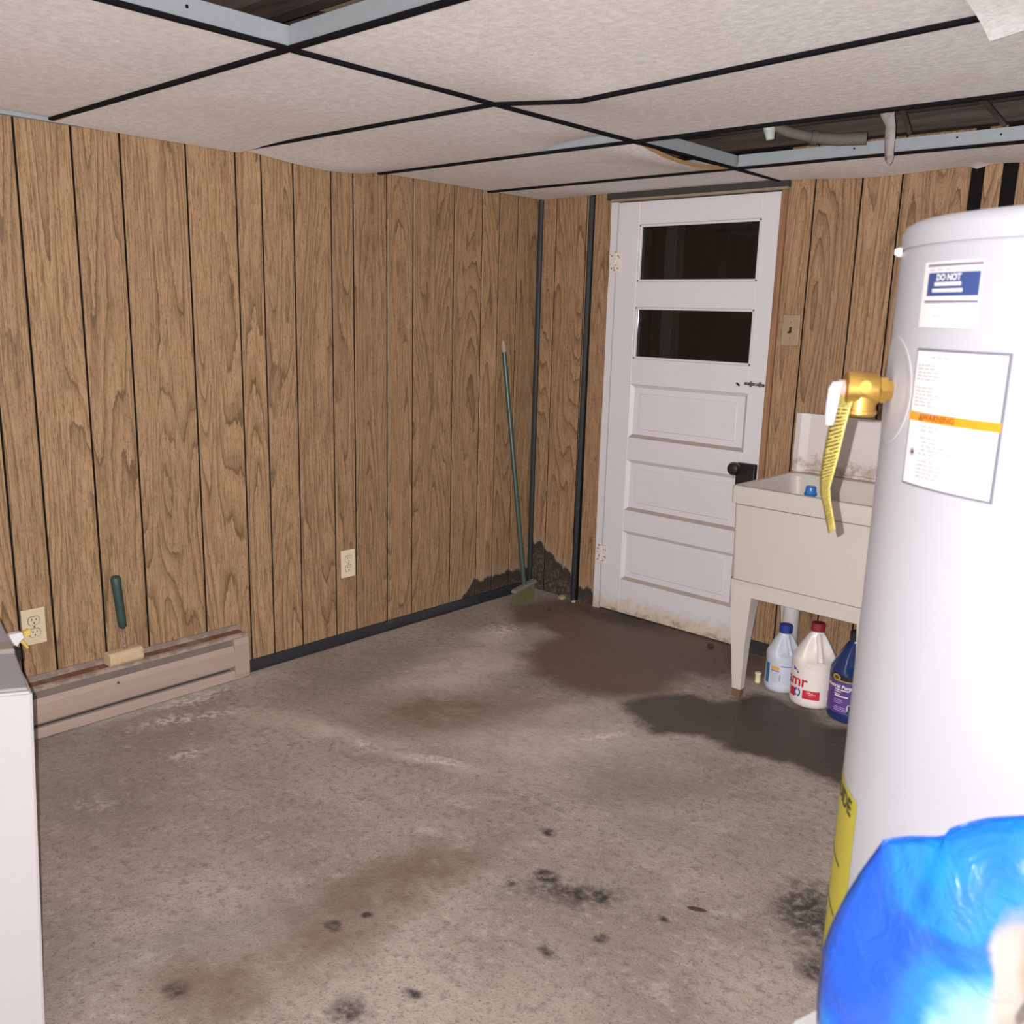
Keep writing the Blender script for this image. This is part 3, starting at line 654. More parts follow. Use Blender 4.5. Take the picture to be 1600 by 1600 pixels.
# ------------------------------------------------------------------ laundry sink
def sink_mat():
    q = N('cream_sink_plastic'); P = q.n('NewGeometry').outputs['Position']
    a = q.noise(P, 5, 4); g = q.noise(P, 34, 5, .65)
    c = q.mix(a.outputs[0], (.475, .432, .39), (.53, .488, .442))
    c = q.mix(q.ss(g.outputs[0], .64, .74, 0, .3), c, (.36, .29, .22))
    q.l(c, q.b.inputs['Base Color']); q.b.inputs['Roughness'].default_value = .42; q.b.inputs['Specular IOR Level'].default_value = .35; return q.m
M_SINK = sink_mat()
SX0, SX1, SY0, SY1 = 1.362, 1.945, .186, .665
t = thing('laundry_sink', 'cream plastic laundry sink on tapered legs beside the door', 'sink', ((SX0 + SX1) / 2, (SY0 + SY1) / 2, 0))
cx, cy = (SX0 + SX1) / 2, (SY0 + SY1) / 2
def rring(bm, x0, x1, y0, y1, z, r=.02, n=4):
    vs = []
    for (px, py, a0) in ((x1 - r, y1 - r, 0), (x0 + r, y1 - r, 90), (x0 + r, y0 + r, 180), (x1 - r, y0 + r, 270)):
        for i in range(n + 1):
            a = R_(a0 + 90 * i / n); vs.append(bm.verts.new((px + r * math.cos(a) - cx, py + r * math.sin(a) - cy, z)))
    return vs
bm = bmesh.new()
RG = [rring(bm, SX0 + .016, SX1 - .016, SY0 + .014, SY1 - .014, .425), rring(bm, SX0 + .010, SX1 - .010, SY0 + .009, SY1 - .009, .715, .014),
      rring(bm, SX0 + .001, SX1 - .001, SY0 + .001, SY1 - .001, .717, .012), rring(bm, SX0, SX1, SY0, SY1, .722, .012), rring(bm, SX0, SX1, SY0, SY1, .775, .012), rring(bm, SX0 + .003, SX1 - .003, SY0 + .003, SY1 - .003, .779, .012),
      rring(bm, SX0 + .020, SX1 - .020, SY0 + .020, SY1 - .05, .779, .03), rring(bm, SX0 + .026, SX1 - .026, SY0 + .026, SY1 - .056, .770, .035), rring(bm, SX0 + .06, SX1 - .06, SY0 + .06, SY1 - .09, .455, .05), rring(bm, SX0 + .075, SX1 - .075, SY0 + .075, SY1 - .105, .447, .05)]
for A_, B_ in zip(RG[:-1], RG[1:]):
    n_ = len(A_)
    for i in range(n_): bm.faces.new((A_[i], A_[(i + 1) % n_], B_[(i + 1) % n_], B_[i]))
bm.faces.new(RG[-1]); bm.faces.new(RG[0][::-1]); bmesh.ops.recalc_face_normals(bm, faces=bm.faces)
autosmooth(obj('basin', bm, M_SINK, t), 30)
for nm, z0, z1, d_ in (('rim_shade_line', .7125, .7160, .0085), ('foot_shade_line', .4402, .4428, .0130)):
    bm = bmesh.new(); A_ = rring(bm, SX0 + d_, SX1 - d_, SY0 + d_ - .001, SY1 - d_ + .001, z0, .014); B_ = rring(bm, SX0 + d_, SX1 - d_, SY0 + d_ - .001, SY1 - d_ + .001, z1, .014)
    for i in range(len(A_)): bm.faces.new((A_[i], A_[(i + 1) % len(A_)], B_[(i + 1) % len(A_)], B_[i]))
    obj(nm, bm, mat('seam_shade_tone', (.20, .16, .13), .8), t)  # dark strips paint in the shade line under the rim and basin
# apron skirt: a thin band round the basin foot that carries the legs
bm = bmesh.new(); a0, a1, b0, b1 = SX0 + .022 - cx, SX1 - .022 - cx, SY0 + .016 - cy, SY1 - .02 - cy
for lo, hi in (((a0, b0, .383), (a1, b0 + .012, .440)), ((a0, b1 - .012, .383), (a1, b1, .440)), ((a0, b0 + .0122, .383), (a0 + .012, b1 - .0122, .440)), ((a1 - .012, b0 + .0122, .383), (a1, b1 - .0122, .440))): box(bm, lo, hi, .002)
obj('apron', bm, M_SINK, t)
M_LEG = mat('cream_leg_paint', (.50, .46, .42), .5, var=.05)
M_LRUST = mat('rusted_leg_foot', (.14, .07, .04), .85, var=.4, vscale=40)
for sx in (0, 1):
    for sy in (0, 1):
        bm = bmesh.new(); dx = 1 if sx == 0 else -1; dy = 1 if sy == 0 else -1
        X0 = (SX0 + .0215 - cx) if sx == 0 else (SX1 - .0215 - cx); Y0_ = (SY0 + .0155 - cy) if sy == 0 else (SY1 - .0195 - cy)
        def lring(z, ins, wdt): return [(X0 + dx * ins, Y0_ + dy * ins * .3, z), (X0 + dx * (ins + wdt), Y0_ + dy * ins * .3, z), (X0 + dx * (ins + wdt), Y0_ + dy * (ins * .3 + wdt * .8), z), (X0 + dx * ins, Y0_ + dy * (ins * .3 + wdt * .8), z)]
        RR = [[bm.verts.new(v) for v in lring(*q_)] for q_ in ((.03, .030, .034), (.20, .014, .053), (.385, .0, .080), (.4395, -.001, .082))]
        for A_, B_ in zip(RR[:-1], RR[1:]):
            for i in range(4): bm.faces.new((A_[i], A_[(i + 1) % 4], B_[(i + 1) % 4], B_[i]))
        bm.faces.new(RR[0][::-1]); bm.faces.new(RR[-1]); bmesh.ops.recalc_face_normals(bm, faces=bm.faces)
        lg = obj('leg', bm, M_LEG, t)
        bm = bmesh.new(); RR = [[bm.verts.new(v) for v in lring(*q_)] for q_ in ((0, .0315, .030), (.03, .0298, .0345))]
        for i in range(4): bm.faces.new((RR[0][i], RR[0][(i + 1) % 4], RR[1][(i + 1) % 4], RR[1][i]))
        bm.faces.new(RR[0][::-1]); bm.faces.new(RR[1]); bmesh.ops.recalc_face_normals(bm, faces=bm.faces)
        obj('foot', bm, M_LRUST, lg)
# backsplash: separate moulded panel on the wall
def splash_mat():
    q = N('grimy_white_splash'); P = q.n('NewGeometry').outputs['Position']; sp = q.n('SeparateXYZ'); q.l(P, sp.inputs[0])
    g = q.noise(P, 30, 5, .7); a = q.noise(P, 8, 3)
    c = q.mix(a.outputs[0], (.53, .49, .46), (.60, .56, .54))
    low = q.math('ADD', q.ss(sp.outputs[2], .95, .79, 0, .5), g.outputs[0])
    c = q.mix(q.ss(low, .82, 1.12, 0, .75), c, (.28, .19, .12))
    q.l(c, q.b.inputs['Base Color']); q.b.inputs['Roughness'].default_value = .5; return q.m
M_SPL = splash_mat()
bm = bmesh.new(); prism(bm, [(SX0 - .006, YB - .001), (SX0 - .006, YB - .022), (SX0 + .016, YB - .026), (SX0 + .048, YB - .016), (SX1 - .04, YB - .016), (SX1 - .012, YB - .026), (SX1 + .008, YB - .022), (SX1 + .008, YB - .001)], .7795, 1.004, 2)
bs = tag(obj('splash_panel', bm, M_SPL), 'grimy white splash panel on the wall behind the laundry sink', 'backsplash')
bm = bmesh.new(); box(bm, (SX0 + .05, YB - .03, .7797), (SX1 - .04, YB - .0165, .792), .003); obj('caulk_ledge', bm, M_SPL, bs)
# bottle standing in the basin
M_BLUEC = mat('blue_cap_plastic', (.02, .14, .42), .3, var=.05)
t = thing('detergent_bottle', 'bottle with a blue cap standing inside the laundry sink', 'bottle', (1.578, .35, .447))
bm = bmesh.new(); lathe(bm, [(0, 0), (.036, 0), (.04, .006), (.04, .20), (.034, .25), (.020, .285), (.016, .30), (.016, .318), (0, .318)], 24); autosmooth(obj('body', bm, mat('clear_grey_plastic', (.45, .47, .5), .3), t))
bm = bmesh.new(); lathe(bm, [(0, .306), (.019, .306), (.0215, .310), (.0215, .316), (.0185, .320), (.0175, .337), (.015, .340), (0, .340)], 24); autosmooth(obj('cap', bm, M_BLUEC, t))
# waste pipe under the sink
t = thing('waste_pipe', 'grey-white plastic waste pipe rising to the laundry sink', 'pipe', (1.462, .545, 0))
bm = bmesh.new(); lathe(bm, [(0, 0), (.031, 0), (.031, .355), (0, .355)], 24); autosmooth(obj('pipe', bm, mat('greyed_pvc', (.52, .50, .50), .45, var=.08), t))
bm = bmesh.new(); lathe(bm, [(0, .3551), (.034, .3551), (.034, .40), (.030, .4235), (0, .4235)], 24); autosmooth(obj('collar', bm, mat('pvc_collar', (.58, .56, .55), .45), t))

# ------------------------------------------------------------------ jugs under the sink
def jug(name, label, loc, rz, rad, hgt, m_body, m_cap, ha, neck=.019, caph=.026, tall=.56):
    """round jug with a handle let into the cone; ha = handle direction (angle, local)"""
    t = thing(name, label, 'jug', loc, 0, 'cleaning jugs under the sink')
    zs = hgt * tall; zt = hgt - caph - .006
    def fn(r, z, a):
        if z <= zs + .004 or z >= zt - .004: return r
        d = (a - ha + math.pi) % (2 * math.pi) - math.pi
        k = math.sin(math.pi * min(1, max(0, (z - zs) / (zt - zs)))) ** .6
        w_ = max(0, 1 - (abs(d) / .95) ** 4)
        return r * (1 - .42 * k * w_)
    prof = [(0, .003), (rad * .80, 0), (rad * .95, .006), (rad, .018), (rad, zs * .24), (rad * .985, zs * .27), (rad * .985, zs * .83), (rad, zs * .86), (rad * 1.0, zs), (rad * .985, zs + .006)]
    for i in range(1, 13):
        u = i / 12; prof.append((rad * .98 * (1 - u) ** .82 + neck * (1 - (1 - u) ** .82), zs + .006 + (zt - zs - .006) * u))
    prof += [(neck, zt + .004), (neck, hgt - .012), (0, hgt - .012)]
    bm = bmesh.new(); lathe(bm, prof, 64, fn=fn); bmesh.ops.recalc_face_normals(bm, faces=bm.faces); body = autosmooth(obj('body', bm, m_body, t), 50)
    # handle bar bridging the recess
    cu = []
    for i in range(10):
        u = i / 9; rr = rad * .965 * (1 - u) ** .8 + neck * .75 * (1 - (1 - u) ** .8); z = zs + .006 + (zt - zs - .012) * u
        rr -= .004; cu.append((rr * math.cos(ha), rr * math.sin(ha), z))
    bm = bmesh.new(); tube(bm, cu, [rad * .15] * 3 + [rad * .125] * 6 + [rad * .13], 12); autosmooth(obj('handle', bm, m_body, t), 60)
    bm = bmesh.new()
    cr = neck + .0045
    lathe(bm, [(0, hgt - caph - .004), (cr, hgt - caph - .004), (cr, hgt - .003), (cr - .002, hgt), (0, hgt)], 40, fn=lambda r, z, a: r * (1 + (.02 if int(a / (2 * math.pi) * 40) % 2 else 0)) if r > .01 else r)
    obj('cap', bm, m_cap, t)
    return t
def wrap(t0, zc, r): return lambda x, y: Vector((r * math.cos(t0 + x / r), r * math.sin(t0 + x / r), zc + y))
def patch(name, parent, m, r, tc, w_, z0, z1, dr=.0): return obj(name, cyl_patch(0, 0, r + dr, tc - w_ / 2 / r, tc + w_ / 2 / r, z0, z1, n=16), m, parent, smooth=True)
M_PURE = lambda n, c, r=.45: mat(n, c, r, var=.03)
V_ANG = lambda x, y: math.atan2(CAM.y - y, CAM.x - x)     # direction in which a jug shows its label
# 1: milky jug, blue cap
J1 = (1.512, .402, 0); a = V_ANG(*J1[:2]); r1 = .0615
t = jug('bleach_jug', 'milky white jug with a blue cap, leftmost under the sink', J1, 0, r1, .252, M_PURE('milky_plastic', (.50, .53, .60), .35), M_PURE('navy_cap', (.015, .035, .22)), a + .5)
lb = patch('label', t, M_PURE('pale_label', (.50, .52, .61)), r1, a - .05, .125, .038, .108, .0004)
patch('label_edge', lb, M_PURE('teal_edge', (.03, .13, .25)), r1, a - .95, .018, .034, .11, .001)
patch('orange_flash', lb, M_PURE('orange_print', (.62, .30, .06)), r1, a - .42, .030, .090, .104, .001)
for zz, w_, tc in ((.085, .034, -.42), (.1055, .05, .3)): patch('blue_rule', lb, M_PURE('blue_print', (.06, .09, .34)), r1, a + tc, w_, zz, zz + .003, .001)
for i in range(7): patch('print_line', lb, M_PURE('grey_print', (.33, .36, .50)), r1, a - .42 + (.02 if i % 2 else 0), .030 - .004 * (i % 3), .044 + i * .0055, .0458 + i * .0055, .001)
for i in range(6): patch('print_line', lb, M_PURE('lilac_print', (.46, .45, .60)), r1, a + .25, .036 - .004 * (i % 2), .050 + i * .007, .0515 + i * .007, .001)
patch('symbol', lb, M_PURE('dark_print', (.30, .28, .30)), r1, a - .10, .005, .05, .075, .001)
# 2: big white jug, red cap
J2 = (1.648, .365, 0); a = V_ANG(*J2[:2]); r2 = .0775
t = jug('bleach_jug', 'large white jug with a dark red cap and red lettering under the sink', J2, 0, r2, .302, M_PURE('white_jug_plastic', (.70, .645, .60), .35), M_PURE('dark_red_cap', (.20, .02, .03)), a + .30)
M_RED = M_PURE('red_print', (.48, .02, .035)); M_BLU = M_PURE('cobalt_print', (.05, .09, .40)); M_WHT = M_PURE('white_print', (.74, .70, .68))
lb = patch('label', t, M_PURE('white_label', (.70, .65, .61)), r2, a - .15, .20, .030, .150, .0004)
obj('lettering', text_bm('amr', .058, wrap(a - .80, .098, r2 + .0018), bold=.0012), M_RED, lb)
patch('red_block', lb, M_RED, r2, a - .02, .060, .038, .070, .0012)
patch('red_block', lb, M_RED, r2, a - .98, .030, .036, .068, .0012)
bm = bmesh.new(); W_ = wrap(a - .66, .056, r2 + .0022)
for s in (-1, 1):
    rg = []
    for i in range(15):
        q_ = math.pi * i / 14; rg.append((s * .0022 + s * .012 * math.sin(q_) * .9 + (0), .016 * math.cos(q_)))
    for (xa, ya), (xb, yb) in zip(rg[:-1], rg[1:]):
        k_ = .55; bm.faces.new([bm.verts.new(W_(*p_)) for p_ in ((xa, ya), (xb, yb), (s * .0022 + (xb - s * .0022) * k_, yb * k_), (s * .0022 + (xa - s * .0022) * k_, ya * k_))])
obj('blue_emblem', bm, M_BLU, lb)
obj('lettering', text_bm('128oz', .010, wrap(a - .09, .062, r2 + .002)), M_WHT, lb)
for i, (tc, zz) in enumerate(((-.05, .054), (.1, .056))): patch('print_line', lb, M_WHT, r2, a + tc, .012, zz, zz + .0015, .0018)
bm = bmesh.new(); W_ = wrap(a - .80, .138, r2 + .0014); bm.faces.new([bm.verts.new(W_(*p_)) for p_ in ((-.016, .008), (-.016, -.006), (.0, -.004), (.03, -.005))]); obj('blue_swoosh', bm, M_BLU, lb)
for tc, zz in ((.80, .116), (.86, .11), (-.72, .125)): patch('red_mark', lb, M_RED, r2, a + tc, .008, zz, zz + .006, .0012)
patch('pink_mark', lb, M_PURE('pink_print', (.62, .36, .38)), r2, a + .78, .012, .05, .075, .0012)
# 3: dark blue jug, purple label
J3 = (1.800, .338, 0); a = V_ANG(*J3[:2]); r3 = .0765
M_NAVY = mat('translucent_navy_plastic', (.012, .03, .115), .25, var=.1)
t = jug('cleaner_jug', 'dark blue jug with a purple label and black cap beside the water heater', J3, 0, r3, .315, M_NAVY, M_PURE('black_cap', (.015, .015, .02)), a + .55)
M_PUR = M_PURE('purple_label', (.10, .05, .22)); M_YEL = M_PURE('gold_print', (.42, .29, .05))
lb = patch('label', t, M_PUR, r3, a + .1, .22, .036, .150, .0004)
patch('black_band', lb, M_PURE('black_band', (.02, .015, .03)), r3, a + .1, .22, .150, .172, .0006)
patch('gold_rule', lb, M_YEL, r3, a + .15, .12, .151, .155, .0012)
bm = bmesh.new(); W_ = wrap(a - .72, .162, r3 + .0016); bm.faces.new([bm.verts.new(W_(.016 * math.cos(i * math.pi / 12), .012 * math.sin(i * math.pi / 12))) for i in range(24)]); obj('gold_oval', bm, M_YEL, lb)
bm = bmesh.new(); W_ = wrap(a - .72, .162, r3 + .0020); bm.faces.new([bm.verts.new(W_(.010 * math.cos(i * math.pi / 12), .007 * math.sin(i * math.pi / 12))) for i in range(24)]); obj('oval_core', bm, M_PURE('dark_gold', (.12, .08, .02)), lb)
obj('lettering', text_bm('Industrial Purple', .0178, wrap(a - .58, .132, r3 + .0015), bold=.0006), M_WHT, lb)
for i, (zz, w_, tc, hh) in enumerate(((.119, .05, -.42, .004), (.112, .025, -.6, .003), (.103, .022, -.62, .003), (.096, .048, -.42, .0045), (.084, .03, -.55, .002), (.078, .034, -.52, .002), (.072, .026, -.58, .002), (.058, .04, -.45, .002), (.052, .044, -.45, .002), (.046, .046, -.42, .002))):
    patch('print_line', lb, M_WHT if i < 4 else M_PURE('lilac_lines', (.42, .34, .55)), r3, a + tc, w_, zz, zz + hh, .0014)
# small truck-like picture: cab, bonnet, grille, wheels
M_GRYP = M_PURE('grey_print_light', (.50, .50, .50)); M_DKP = M_PURE('near_black_print', (.03, .03, .035)); W_ = wrap(a + .16, .062, r3 + .0016); W2 = wrap(a + .16, .062, r3 + .0021)
def flat(name, pts, m, Wf): bm = bmesh.new(); bm.faces.new([bm.verts.new(Wf(*p_)) for p_ in pts]); return obj(name, bm, m, lb)
flat('picture_cab', [(-.012, .012), (.020, .012), (.018, .034), (.012, .038), (-.004, .038), (-.009, .034)], M_GRYP, W_)
flat('picture_bonnet', [(-.022, -.016), (.022, -.016), (.024, .006), (.020, .012), (-.018, .012), (-.023, .006)], M_GRYP, W_)
flat('picture_window', [(-.006, .018), (.014, .018), (.012, .031), (-.003, .031)], M_DKP, W2)
flat('picture_grille', [(-.016, -.008), (.006, -.008), (.006, .004), (-.016, .004)], M_DKP, W2)
for cx_ in (-.016, .02): flat('picture_wheel', [(cx_ + .006 * math.cos(i * math.pi / 8), -.016 + .006 * math.sin(i * math.pi / 8)) for i in range(16)], M_DKP, W2)

# small odds and ends on the floor
bm = bmesh.new(); lathe(bm, [(0, 0), (.0105, 0), (.0115, .003), (.0105, .006), (.0105, .030), (.0125, .033), (.0125, .038), (.010, .040), (0, .040)], 20)
o = autosmooth(obj('bottle_stopper', bm, M_PURE('cream_plastic', (.66, .60, .40)), loc=(1.423, .392, 0))); tag(o, 'small cream stopper standing on the floor left of the jugs', 'stopper')
def lump(name, label, cat, loc, r, m, seed, flat_=.6, group=None):
    bm = bmesh.new(); bmesh.ops.create_icosphere(bm, subdivisions=2, radius=r)
    for v in bm.verts:
        k = 1 + .45 * noise.noise(v.co * (1.4 / r) + Vector((seed, seed * 2, 0))); v.co = Vector((v.co.x * k, v.co.y * k, v.co.z * k * flat_))
    zmin = min(v.co.z for v in bm.verts)
    for v in bm.verts: v.co.z -= zmin
    return tag(obj(name, bm, m, loc=loc), label, cat, group)
M_RUB = mat('crumbled_plaster', (.30, .22, .14), .9, var=.3, vscale=60)
lump('rubble_lump', 'tan lump of crumbled plaster at the foot of the panelling', 'rubble', (.255, .640, 0), .020, M_RUB, 3)
lump('rubble_lump', 'small pale crumb beside the black strip left of the door', 'rubble', (.325, .642, 0), .010, mat('pale_crumb', (.40, .34, .28), .9), 8)
lump('dirt_clod', 'dark clod of dirt on the wet floor before the door', 'dirt', (1.105, .585, 0), .016, mat('dark_dirt', (.03, .024, .02), .9), 5)
lump('dirt_clod', 'tiny dark clod of dirt near the room corner', 'dirt', (.33, .46, 0), .010, mat('dark_dirt_small', (.03, .024, .02), .9), 6)
bm = bmesh.new(); pl = [(-.022, 0), (-.012, .006), (.004, .007), (.016, .004), (.024, 0), (.014, -.005), (-.002, -.007), (-.014, -.005)]
prism(bm, pl, .001, .003, 2)
o = obj('dry_leaf', bm, mat('dry_leaf_brown', (.06, .035, .025), .8), loc=(1.985, -.968, 0)); o.rotation_euler = (0, 0, R_(25)); tag(o, 'dark dry leaf lying on the bare concrete', 'leaf')

# ------------------------------------------------------------------ water heater
TX, TY, TR = 2.737, -1.462, .252
t = thing('water_heater', 'tall light grey water heater with warning labels in the right foreground', 'water heater', (TX, TY, 0))
M_TANK = mat('light_grey_enamel', (.53, .54, .585), .4, var=.01)
bm = bmesh.new(); lathe(bm, [(0, .05), (TR - .004, .05), (TR, .056), (TR, 1.423), (TR - .002, 1.427), (0, 1.427)], 128); autosmooth(obj('tank', bm, M_TANK, t), 40)
bm = bmesh.new(); lathe(bm, [(0, 1.4272), (TR + .0005, 1.4272), (TR + .0005, 1.444), (TR - .002, 1.451), (TR - .010, 1.456), (TR - .03, 1.459), (0, 1.466)], 128); autosmooth(obj('top_cap', bm, M_TANK, t), 40)
for k in range(3):
    an = R_(60 + 120 * k); bm = bmesh.new(); tube(bm, [(.19 * math.cos(an), .19 * math.sin(an), 0), (.19 * math.cos(an), .19 * math.sin(an), .05)], .022, 12); obj('leg', bm, M_TANK, t)
def ang(d): return R_(d)
def tp(deg, r, z): return Vector((r * math.cos(R_(deg)), r * math.sin(R_(deg)), z))
bm = bmesh.new(); tube(bm, [tp(205, TR, 1.425), tp(205, TR + .004, 1.425), tp(205, TR + .008, 1.425)], [.0055, .0055, .003], 10); autosmooth(obj('cap_screw', bm, M_PURE('bright_screw', (.75, .74, .72), .3), t))
def tpatch(name, m, d0, d1, z0, z1, dr, parent=t, n=20): return obj(name, cyl_patch(0, 0, TR + dr, R_(d0), R_(d1), z0, z1, n), m, parent, smooth=True)
M_STK = M_PURE('white_sticker', (.82, .81, .82), .5); M_NVY = M_PURE('navy_sticker', (.05, .085, .26)); M_GRYR = M_PURE('grey_rule', (.22, .21, .27)); M_FAINT = M_PURE('faint_print', (.42, .40, .42)); M_ORG = M_PURE('orange_band', (.80, .36, .02)); M_ORT = M_PURE('rust_orange_print', (.42, .12, .02))
s1 = tpatch('notice_sticker', M_STK, 226.6, 246.4, 1.342, 1.408, .0006)
tpatch('grey_rule', M_GRYR, 228.2, 246.0, 1.4030, 1.4055, .0011, s1); tpatch('grey_rule', M_GRYR, 228.2, 245.8, 1.3665, 1.3690, .0011, s1)
tpatch('navy_field', M_NVY, 228.8, 245.6, 1.3735, 1.3968, .0011, s1)
obj('lettering', text_bm('DO NOT', .0088, lambda x, y: tp(236.3 + math.degrees(x / TR), TR + .0017, 1.3918 + y), bold=.0004), M_STK, s1)
for z_, w_ in ((1.3836, 4.4), (1.3772, 5.0)): tpatch('print_line', M_STK, 236.0 - w_, 236.2 + w_, z_, z_ + .0036, .0016, s1)
tpatch('print_line', M_FAINT, 232.5, 240, 1.353, 1.3536, .0011, s1)
for d_ in (229.3, 232, 235): tpatch('print_line', M_FAINT, d_, d_ + 1.8, 1.3992, 1.4002, .0011, s1)
s2 = tpatch('warning_sticker', M_GRYR, 227.4, 255.6, 1.174, 1.320, .0006)
tpatch('white_field', M_STK, 228.0, 254.9, 1.2535, 1.3172, .0011, s2); tpatch('white_field', M_STK, 228.0, 254.9, 1.1765, 1.2440, .0011, s2)
tpatch('orange_band', M_ORG, 227.6, 255.4, 1.2440, 1.2535, .0012, s2)
obj('lettering', text_bm('WARNING', .0095, lambda x, y: tp(238.5 + math.degrees(x / TR), TR + .0018, 1.2487 + y), bold=.0003), M_ORT, s2)
bm = bmesh.new(); bm.faces.new([bm.verts.new(tp(232.6 + math.degrees(x_ / TR), TR + .0018, 1.2487 + y_)) for x_, y_ in ((-.0045, -.0038), (.0045, -.0038), (0, .004))]); obj('warning_triangle', bm, M_ORT, s2)
random.seed(3)
zz = 1.3105
for i in range(13):
    if i in (1, 6, 12): zz -= .0048
    d0 = 234.0 if i == 0 else 229.2; le = random.uniform(5, 8)
    d_ = d0
    while d_ < d0 + le:
        w_ = random.uniform(.9, 2.2); tpatch('print_line', M_FAINT, d_, d_ + w_, zz, zz + .0011, .0016, s2, n=3); d_ += w_ + .5
    zz -= .0037
zz = 1.2385
for i in range(12):
    if i in (2, 7): zz -= .0035
    d0 = 233.2 + (1.0 if i in (3, 4, 5) else 0); le = random.uniform(4, 10); d_ = d0
    while d_ < d0 + le:
        w_ = random.uniform(.9, 2.2); tpatch('print_line', M_FAINT, d_, d_ + w_, zz, zz + .0011, .0016, s2, n=3); d_ += w_ + .5
    zz -= .0042
bm = bmesh.new()
for k in range(8):
    a_ = k * math.pi / 4 + .2; r_ = .0052 if k % 2 else .0016
    p0 = (.0014 * math.cos(a_ - .5), .0014 * math.sin(a_ - .5)); p1 = (.0055 * math.cos(a_), .0055 * math.sin(a_)); p2 = (.0014 * math.cos(a_ + .5), .0014 * math.sin(a_ + .5))
    bm.faces.new([bm.verts.new(tp(230.8 + math.degrees(p_[0] / TR), TR + .0018, 1.2105 + p_[1])) for p_ in ((0, 0), p0, p1, p2)])
obj('burst_symbol', bm, M_PURE('dark_red_burst', (.07, .03, .04)), s2)
# yellow band low on the side
yb = tpatch('yellow_label', M_PURE('yellow_label_paper', (.56, .50, .06)), 172, 224.0, .46, .775, .0006)
bm = bmesh.new(); z0_ = .775; bm.faces.new([bm.verts.new(tp(d_, TR + .0006, z_)) for d_, z_ in ((196, .7751), (224, .7751), (216, .792), (206, .800), (196, .803))]); obj('label_corner', bm, M_PURE('yellow_corner', (.56, .50, .06)), yb)
obj('lettering', text_bm('GUIDE', .030, lambda x, y: tp(210.5 + math.degrees(x / TR), TR + .0014, .757 + y), bold=.0008), M_PURE('black_ink', (.03, .03, .02)), yb)
for i in (1, 3): tpatch('print_line', M_PURE('black_ink_line', (.04, .04, .03)), 180 + i, 216, .70 - i * .035, .703 - i * .035, .0014, yb)
# relief valve
VD = 213.0; VZ = 1.270
n_ = tp(VD, 1, 0); side = Vector((-n_.y, n_.x, 0))
M_BRASS = mat('bright_brass', (.72, .44, .11), .28, .9, var=.06, vscale=40)
def vt(a, s=0.0, z=0.0): return n_ * (TR + a) + side * s + Vector((0, 0, VZ + z))
bm = bmesh.new(); rr = [(.0025, .054), (.004, .066), (.0015, .067), (.0005, .068)]
rings = []
for (a_, r_) in ((.0003, .062), (.0010, .0612), (.0011, .0595), (.0006, .057), (.0005, .012)):
    rg = []
    for k in range(48):
        q_ = 2 * math.pi * k / 48; dd = VD + math.degrees(r_ * math.cos(q_) / TR); rg.append(bm.verts.new(tp(dd, TR + a_, VZ + r_ * math.sin(q_))))
    rings.append(rg)
for A_, B_ in zip(rings[:-1], rings[1:]):
    for k in range(48): bm.faces.new((A_[k], A_[(k + 1) % 48], B_[(k + 1) % 48], B_[k]))
bmesh.ops.recalc_face_normals(bm, faces=bm.faces)
autosmooth(obj('escutcheon', bm, mat('pale_plastic_ring', (.545, .555, .60), .4), t), 50)
vb = None
bm = bmesh.new(); tube(bm, [vt(.0), vt(.006), vt(.0061), vt(.014)], [.0125, .0125, .0165, .0165], 6)
tube(bm, [vt(.0142), vt(.016), vt(.018), vt(.036), vt(.0365), vt(.050), vt(.052)], [.0155, .0185, .0195, .0195, .0205, .0205, .017], 24)
vb = obj('relief_valve', bm, M_BRASS, t); autosmooth(vb, 40)
bm = bmesh.new(); c0 = vt(.033)
tube(bm, [c0 + Vector((0, 0, -.008)), c0 + Vector((0, 0, -.024)), c0 + Vector((0, 0, -.0245)), c0 + Vector((0, 0, -.028)), c0 + Vector((0, 0, -.0285)), c0 + Vector((0, 0, -.031))], [.0175, .0175, .0195, .0195, .0185, .017], 28)
autosmooth(obj('outlet_port', bm, M_BRASS, vb), 40)
bm = bmesh.new(); tube(bm, [c0 - side * .0 + side * .014 + Vector((0, 0, .004)), c0 + side * .022 + Vector((0, 0, .004))], .007, 14); autosmooth(obj('side_boss', bm, M_BRASS, vb), 40)
bm = bmesh.new()
tube(bm, [vt(.052), vt(.059)], .010, 14); autosmooth(obj('stem', bm, mat('pink_plastic', (.55, .40, .42), .5), vb))
